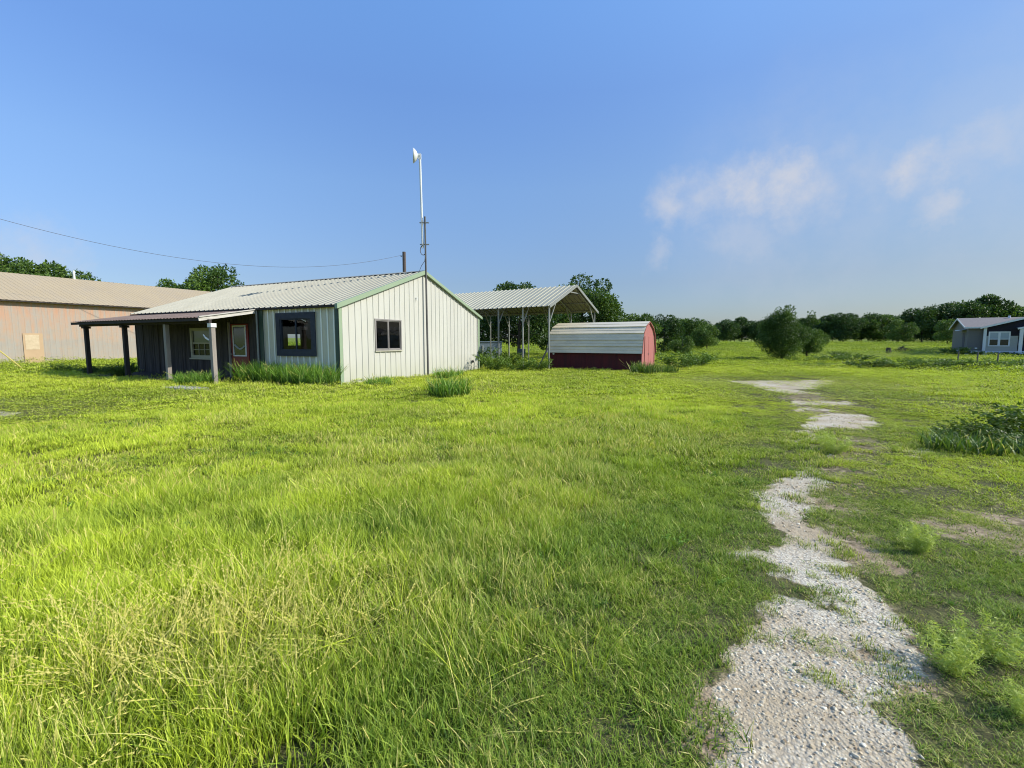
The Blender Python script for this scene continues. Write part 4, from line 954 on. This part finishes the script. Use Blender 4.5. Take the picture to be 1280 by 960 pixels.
# brambles, right edge
for i_,(x,y,s,sz,lab) in enumerate(((6.85,6.8,.45,.55,'dark bramble tip reaching farthest left at the right edge of the field'),(7.45,6.75,.6,.55,'dark bramble mound at the right edge of the field'),(8.2,7.0,.85,.62,'tallest dark bramble mound cut by the right edge'),(7.0,6.25,.4,.5,'grassy bramble in front of the dark mound'),(7.6,6.2,.5,.55,'bramble with pale stems in front of the dark mound'),(6.75,5.6,.40,.6,'low bramble nearest the camera at the right edge'))):
    put('bramble',(bd_ if i_<3 else bm_)[i_%3],x,y,lab,'bramble',(s,s,s*sz),i_*1.3,'brambles at the right edge')
gt_=johnson(57,260,.42,.5,m_='hedge')
for i_,(x,y,lab) in enumerate(((6.15,6.2,'arching grass tuft left of the dark brambles'),(6.9,5.7,'arching grass tuft among the low brambles'),(7.6,5.5,'arching grass tuft right of the low brambles'))):
    put('grass_tuft',gt_,x,y,lab,'tall grass',(.9,.9,.8),i_*2)
# hedge of rough growth in front of the fence
hl=[(19.2,24.8,1.1,.8),(20.6,24.2,1.25,.9),(22.2,24.2,1.3,.85),(23.8,24.5,1.2,.8),(25.6,25.,1.2,.75),(27.6,25.3,1.3,.8),(29.5,25.6,1.3,.75),(17.4,26.4,1.,.55),(22.0,32.0,1.4,.8),(24.5,33.5,1.4,.8),(20.5,33.0,1.2,.6),(31.5,26,1.4,.7),(26.5,22.4,1.1,.6),(24.,20.6,1.,.6)]
hlab=['leftmost low hedge bush of the rough strip below the field','dark hedge bush second in the rough strip','dark hedge bush third in the rough strip','hedge bush in the middle of the rough strip','hedge bush just left of the fence stakes','hedge bush below the left fence stake','hedge bush below the right fence stakes','small tuft left of the rough strip','hedge bush farther back behind the rough strip','hedge bush beside the small stump, farther back','low hedge bush far left and back in the field','hedge bush at the right edge below the grey home','low leafy bush in front of the rough strip at right','low leafy bush nearest the camera in the rough strip']
for i_,(x,y,s,sz) in enumerate(hl): put('hedge_bush',bm_[i_%3] if i_%3 else bd_[i_%3],x,y,hlab[i_],'bush',(s,s,s*sz*.62),i_,'rough bushes before the fence')
# shrubs at the home's foot
def hw(a,b):
    c,s=math.cos(ht),math.sin(ht);return (hx+a*c-b*s,hy+a*s+b*c)
for i_,(a,s,lab) in enumerate(((-.9,1.15,'dark shrub at the left corner of the grey home'),(.5,.7,'low dark shrub under the plain grey wall of the home'),(1.7,.62,'low dark shrub under the double window of the home'),(2.8,.6,'low dark shrub right of the double window of the home'),(3.9,.6,'low shrub beside the white porch column of the home'))):
    X_,Y_=hw(a,-1.1);put('shrub',bd_[i_%3],X_,Y_,lab,'shrub',(s,s,s*.75),i_,'shrubs at the foot of the grey home')
# stump and brush piles
st=empty('tree_stump',(41.,50.4,float(gh(41,50.4))),0,'dark tree stump in the far field, left of the brush pile','stump')
MB().tube([(0,0,-.2),(0,0,.1),(.02,0,.62)],[.34,.26,.22],10).build('trunk',M['bark'],st)
bp=empty('brush_pile',(45.,53.4,float(gh(45,53.4))),.3,'low dark brush pile in the far field near the stump','brush pile')
g=random.Random(4);m=MB()
for k in range(60):
    a=g.random()*6.28;x,y=g.gauss(0,.42),g.gauss(0,.35);z=max(.03,.42-.5*(x*x+y*y))*g.random()
    L_=g.uniform(.3,.8);dx,dy,dz=math.cos(a)*L_,math.sin(a)*L_,g.uniform(-.1,.3);m.tube([(x-dx/2,y-dy/2,z),(x+dx/2,y+dy/2,max(z+dz,.03))],g.uniform(.02,.06),5)
m.build('branches',M['bark'],bp)
put('dead_bush',bd_[1],33.5,47.5,'low dark bush in the far field beyond the tree pair','bush',(.9,.9,.45))
put('dead_bush',bd_[2],18.2,35.5,'low dark brush on the ground left of the lone tree','bush',(.9,.7,.35))

# ------------------------------------------------------------------ trees
def tree_meshes(seed,H_,Rc,base,nb,nleaf,leaf,lm_,ragged=.25,flat=1.,asp=.5,bark='bark',trunk=.16,spikes=0,cone=0.):
    g=np.random.default_rng(seed);blobs=[];zc=base+(H_-base)*.5;hc=(H_-base)*.5
    for k in range(nb):
        u=g.uniform(-.95,.95);a=g.random()*2*PI;rr_=Rc*math.sqrt(max(1-abs(u)**2.2,.05))*g.uniform(.35,.85)*(1-cone*(u+.95)/1.9)*(1+.25*cone)
        rb=Rc*g.uniform(.24,.44)*(1-.3*abs(u))
        blobs.append((rr_*math.cos(a),rr_*math.sin(a),zc+u*hc*.80,rb,g.uniform(0,.5)))
    for k in range(spikes):
        a=g.random()*2*PI;rr_=Rc*.6*g.random()
        for q in range(4): blobs.append((rr_*math.cos(a),rr_*math.sin(a),H_*(.82+.07*q)+g.uniform(-.1,.1),Rc*(.14-.028*q),g.uniform(.1,.5)))
    B=np.array(blobs);wgt=B[:,3]**2;idx=g.choice(len(B),nleaf,p=wgt/wgt.sum())
    d=g.normal(0,1,(nleaf,3));d/=np.linalg.norm(d,axis=1,keepdims=True)
    rad_=B[idx,3]*(1-ragged*.9*g.random(nleaf)**1.5+ragged*g.normal(0,.35,nleaf))
    C=B[idx,:3]+d*rad_[:,None]*[1,1,.8*flat]
    k=C[:,2]>base*.55;C,d,idx=C[k],d[k],idx[k];n=len(C)
    Vv=leafcloud(g,C,d,leaf,asp)
    r=np.clip(B[idx,4]+g.random(n)*.5,0,1)
    A=np.stack([np.repeat(r,4),np.repeat(np.full(n,.9),4),np.zeros(4*n)],-1)
    crown=np_mesh('crown',Vv,np.arange(4*n).reshape(-1,4),M[lm_],{'bv':A})
    m=MB();t0=H_*.02*trunk/.16
    lean=g.normal(0,.05,2)*H_
    tp=[(0,0,-.4),(lean[0]*.2,lean[1]*.2,base*.6),(lean[0]*.6,lean[1]*.6,base+(H_-base)*.35),(lean[0],lean[1],H_*.88)]
    m.tube(tp,[t0*1.5,t0*1.1,t0*.8,t0*.15],8)
    for b in B[:min(14,len(B))]:
        z0_=max(base*.5,min(b[2]-abs(b[0])*.6-.5,H_*.6));f_=z0_/H_
        s0=Vector((lean[0]*f_,lean[1]*f_,z0_));e0=Vector(b[:3]);mid=(s0+e0)/2+Vector((0,0,-.05*H_))
        m.tube([s0,mid,e0],[t0*.45,t0*.3,t0*.08],5)
    me2=bpy.data.meshes.new('trunk');me2.from_pydata(m.v,[],m.f);me2.materials.append(M[bark]);me2.shade_smooth()
    return crown,me2
def tree(meshes,x,y,s,label,rz=0,sz=1.,name='broadleaf_tree',group=None,dz=0):
    e_=empty(name,(x,y,float(gh(x,y))-.05+dz),rz,label,'tree',group);e_.scale=(s,s,s*sz)
    for nm,mm in (('crown',meshes[0]),('trunk',meshes[1])):
        o=bpy.data.objects.new(nm,mm);COL.objects.link(o);o.parent=e_
    return e_
def tx(px,D): return (px-640)/577*D
F=577.
# near individual trees
tree(tree_meshes(1,7.3,2.9,.6,34,17000,.22,'leaf_mid',.3),tx(735,36),36,1,'large dark tree rising behind the right side of the carport roof',sz=.96)
tree(tree_meshes(2,7.2,3.4,1.0,30,12000,.24,'leaf_dark',.3),tx(648,42),42,1,'tree behind the left half of the carport roof',sz=.97)
tree(tree_meshes(3,5.4,3.2,.3,26,9000,.25,'leaf_dark',.3),tx(604,46),46,1.0,'shaded tree between the white house and the carport')
tree(tree_meshes(4,5.6,3.2,.3,26,9000,.25,'leaf_dark',.3),tx(692,46),47,1.0,'shaded tree behind the middle of the carport')
tree(tree_meshes(5,4.5,2.2,.2,26,8000,.2,'leaf_mid',.3),tx(796,47),47,1.0,'rounded tree just right of the red shed roof')
tree(tree_meshes(6,4.9,2.5,.2,26,8000,.22,'leaf_dark',.3),tx(829,54),54,1.0,'dark rounded tree second right of the red shed')
tree(tree_meshes(7,3.0,1.5,.1,18,6000,.14,'leaf_light',.3),tx(851,46),46,.75,'light green bushy sapling right of the shed trees')
# lone pair in the field
lone=tree_meshes(8,3.95,1.8,.02,60,38000,.105,'leaf_mid',.38,asp=.4,spikes=11,cone=.30)
tree(lone,tx(976,34.5),34.5,1.,'lone bushy tree with feathery top standing in the open field beside the track',name='field_tree')
tree(tree_meshes(9,3.75,1.45,.02,40,20000,.12,'leaf_mid',.35,asp=.4,spikes=4,cone=.2),tx(1008,42),42,1.,'narrower dark tree close behind the lone field tree',sz=1.08,name='field_tree')
# left background
tree(tree_meshes(10,13.1,5.6,3,40,14000,.42,'leaf_mid',.3),tx(8,64),64,1.,'tallest tree above the roof of the long building at the left edge')
tree(tree_meshes(11,11.3,5.4,3,36,13000,.42,'leaf_mid',.3),tx(58,64),64,1.03,'broad tree above the long building roof, left of the vent pipe')
tree(tree_meshes(12,10.2,5.0,3,34,11000,.42,'leaf_mid',.3),tx(100,66),66,1.02,'lowest of the trees above the long building roof')
tree(tree_meshes(13,10.9,4.7,4,32,12000,.36,'leaf_mid',.35),tx(275,62),62,1.0,'open crowned tree showing above the left end of the house roof')
tree(tree_meshes(14,9.4,3.8,3,24,8000,.38,'leaf_mid',.3),tx(228,66),66,1.02,'low tree crown peeping between the two roofs')
# tree lines
V5=[tree_meshes(20,9.,4.8,.9,34,7500,.46,'leaf_dark',.3),tree_meshes(21,8.4,4.4,1.3,30,7000,.46,'leaf_dark',.32),tree_meshes(22,9.6,5.6,.7,38,8500,.46,'leaf_dark',.3),tree_meshes(23,7.6,4.6,.6,28,6500,.42,'leaf_mid',.3),tree_meshes(24,7.2,3.8,.2,26,6500,.36,'leaf_light',.3)]
V5H=[9.,8.4,9.6,7.6,7.2]
rows=[ # px, top_y, depth, variant, label
(862,398,66,3,'dark tree left of the far row, nearest the shed'),
(882,404,62,4,'lighter low tree at the left end of the far field'),
(903,398,108,0,'first dark oak of the distant row left of the lone tree'),
(926,397,112,1,'second dark oak of the distant row left of the lone tree'),
(948,401,108,2,'third dark oak of the distant row left of the lone tree'),
(968,400,112,0,'distant oak hidden mostly behind the lone field tree'),
(1034,394,100,1,'distant tree just right of the narrow field tree'),
(1052,391,96,2,'dark distant tree third right of the lone tree'),
(1076,390,98,0,'dark distant tree in the middle of the right hand row'),
(1098,393,96,3,'mid green distant tree before the dark right hand row'),
(1122,398,84,4,'light green bushy tree left of the dark rising trees'),
(1120,393,108,0,'dark tree behind the light green bushy tree'),
(1150,384,86,2,'dark spreading tree at the start of the rising line'),
(1176,379,88,2,'dark spreading tree in the middle of the rising line'),
(1182,398,70,4,'lit low tree just left of the grey home'),
(1200,374,84,0,'tall tree behind the left end of the grey home'),
(1222,371,86,1,'tallest tree behind the roof of the grey home'),
(1246,381,84,3,'lighter tree behind the middle of the grey home'),
(1272,381,82,4,'light tree at the right edge behind the grey home'),
(1300,383,82,3,None),
]
for i_,(px_,ty,D,v_,lab) in enumerate(rows):
    if lab is None: continue
    x=tx(px_,D);z0_=float(gh(x,D));top=(427-ty)/F*D+1.5-z0_
    s=top/V5H[v_]*1.0
    tree(V5[v_],x,D,s,lab,rz=i_*1.7,name='oak_tree' if v_<3 else 'broadleaf_tree')
# backing wood far behind
g=np.random.default_rng(77)
k=0
for px_ in range(770,1330,19):
    D=150+g.uniform(-8,18);v_=int(g.integers(0,3));x=tx(px_+g.uniform(-6,6),D);z0_=float(gh(x,D));ty=401+g.uniform(-2,3) if px_<1120 else 392+g.uniform(-2,3)
    if 890<px_<960: ty=405
    s=((427-ty)/F*D+1.5-z0_)/V5H[v_]
    tree(V5[v_],x,D,s,'dark tree of the distant wood closing the far field',rz=k,name='wood_tree',group='trees of the distant wood',sz=1.0);k+=1

# ------------------------------------------------------------------ light, sky
SUN=Vector((.985*math.cos(R(35)),-.17*math.cos(R(35)),math.sin(R(35)))).normalized()
sd=bpy.data.lights.new('sun','SUN');sd.energy=5.0;sd.angle=R(.55);sd.color=(1,.955,.86)
so=bpy.data.objects.new('sun',sd);COL.objects.link(so);so.rotation_euler=(-SUN).to_track_quat('-Z','Y').to_euler();so.location=(20,-5,20)
w=bpy.data.worlds.new('World');scene.world=w;w.use_nodes=True;t=w.node_tree;t.nodes.clear();L=t.links
out=t.nodes.new('ShaderNodeOutputWorld');bg=t.nodes.new('ShaderNodeBackground');L.new(bg.outputs[0],out.inputs[0])
sky=t.nodes.new('ShaderNodeTexSky');sky.sky_type='NISHITA';sky.sun_disc=False;sky.sun_elevation=R(35);sky.sun_rotation=math.atan2(SUN.x,SUN.y)
sky.altitude=200;sky.air_density=1.;sky.dust_density=1.0;sky.ozone_density=1.0
tc=t.nodes.new('ShaderNodeTexCoord')
# clouds: a few soft heaps low in the right hand sky
nz=noise(t,tc.outputs['Generated'],6.5,8,.68,'Color')
sub=t.nodes.new('ShaderNodeVectorMath');sub.operation='SUBTRACT';L.new(nz,sub.inputs[0]);sub.inputs[1].default_value=(.5,.5,.5)
scl_=t.nodes.new('ShaderNodeVectorMath');scl_.operation='SCALE';L.new(sub.outputs[0],scl_.inputs[0]);scl_.inputs['Scale'].default_value=.17
add=t.nodes.new('ShaderNodeVectorMath');add.operation='ADD';L.new(tc.outputs['Generated'],add.inputs[0]);L.new(scl_.outputs[0],add.inputs[1])
CL_=[(.50,.83,.23,.26,.30),(.66,.71,.25,.24,.28),(.426,.862,.276,.062,.75),(.477,.829,.292-.02,.06,.7),(.319,.907,.262,.055,.6),(.36,.89,.262,.06,.5),(.509,.822,.25,.07,.45),(.42,.88,.20,.06,.32),(.45,.87,.185,.05,.3),
(.626,.735,.259,.055,.7),(.66,.725,.2,.04,.6),(.673,.687,.28,.06,.4),(.72,.63,.30,.07,.32),(.57,.79,.27,.08,.3),(.295,.94,.17,.03,.3),(-.711,.692,.120,.045,.45),(-.75,.66,.115,.05,.4),(.46,.82,.33,.04,.2)]
acc=None
for (a,b,c,r,op) in CL_:
    d=t.nodes.new('ShaderNodeVectorMath');d.operation='DISTANCE';L.new(add.outputs[0],d.inputs[0]);v=Vector((a,b,c)).normalized();d.inputs[1].default_value=v
    mr=t.nodes.new('ShaderNodeMapRange');mr.interpolation_type='SMOOTHSTEP';mr.inputs[1].default_value=r*(1.5 if r<.1 else 1.15);mr.inputs[2].default_value=r*.1;mr.inputs[3].default_value=0;mr.inputs[4].default_value=min(op*1.15,.95) if r<.1 else op*.7;L.new(d.outputs['Value'],mr.inputs[0])
    if acc is None: acc=mr.outputs[0]
    else: acc=math_(t,'MAXIMUM',acc,mr.outputs[0])
tex=ramp(t,noise(t,tc.outputs['Generated'],14,7,.6),[(.34,(.38,.38,.38)),(.58,(1,1,1))])
fac=math_(t,'MULTIPLY',acc,tex)
hsv=t.nodes.new('ShaderNodeHueSaturation');hsv.inputs['Hue'].default_value=.5;hsv.inputs['Saturation'].default_value=1.;hsv.inputs['Value'].default_value=1.;L.new(sky.outputs[0],hsv.inputs['Color'])
sx3=t.nodes.new('ShaderNodeSeparateXYZ');L.new(tc.outputs['Generated'],sx3.inputs[0])
K=1.
grad=ramp(t,sx3.outputs[2],[(p,tuple(k*K for k in c)) for p,c in ((0,(.90,1.06,1.40)),(.12,(1.12,1.25,1.56)),(.3,(1.58,1.88,2.28)),(.45,(1.68,2.16,2.85)),(.6,(2.1,2.9,3.7)),(1,(2.0,2.7,3.4)))])
side=ramp(t,sx3.outputs[0],[(.0,(1,1,1)),(.35,(1.,.96,.92)),(.75,(.86,.80,.71))])
skyc=mixc(t,1.,mixc(t,1.,hsv.outputs[0],grad,'MULTIPLY'),side,'MULTIPLY')
cm=mixc(t,fac,skyc,(7.6,7.8,8.6))
L.new(cm,bg.inputs[0]);bg.inputs[1].default_value=.085

cam=bpy.data.cameras.new('camera');co=bpy.data.objects.new('camera',cam);COL.objects.link(co);scene.camera=co
cam.sensor_width=36;cam.lens=577/1280*36;cam.clip_start=.05;cam.clip_end=9000
co.location=(0,0,1.5);co.rotation_euler=(PI/2-.092,0,0)
scene.view_settings.view_transform='Standard';scene.view_settings.look='None';scene.view_settings.exposure=0
scene.cycles.max_bounces=5;scene.cycles.diffuse_bounces=2;scene.cycles.transmission_bounces=4;scene.cycles.transparent_max_bounces=6
scene.cycles.use_denoising=True;scene.cycles.filter_width=1.05
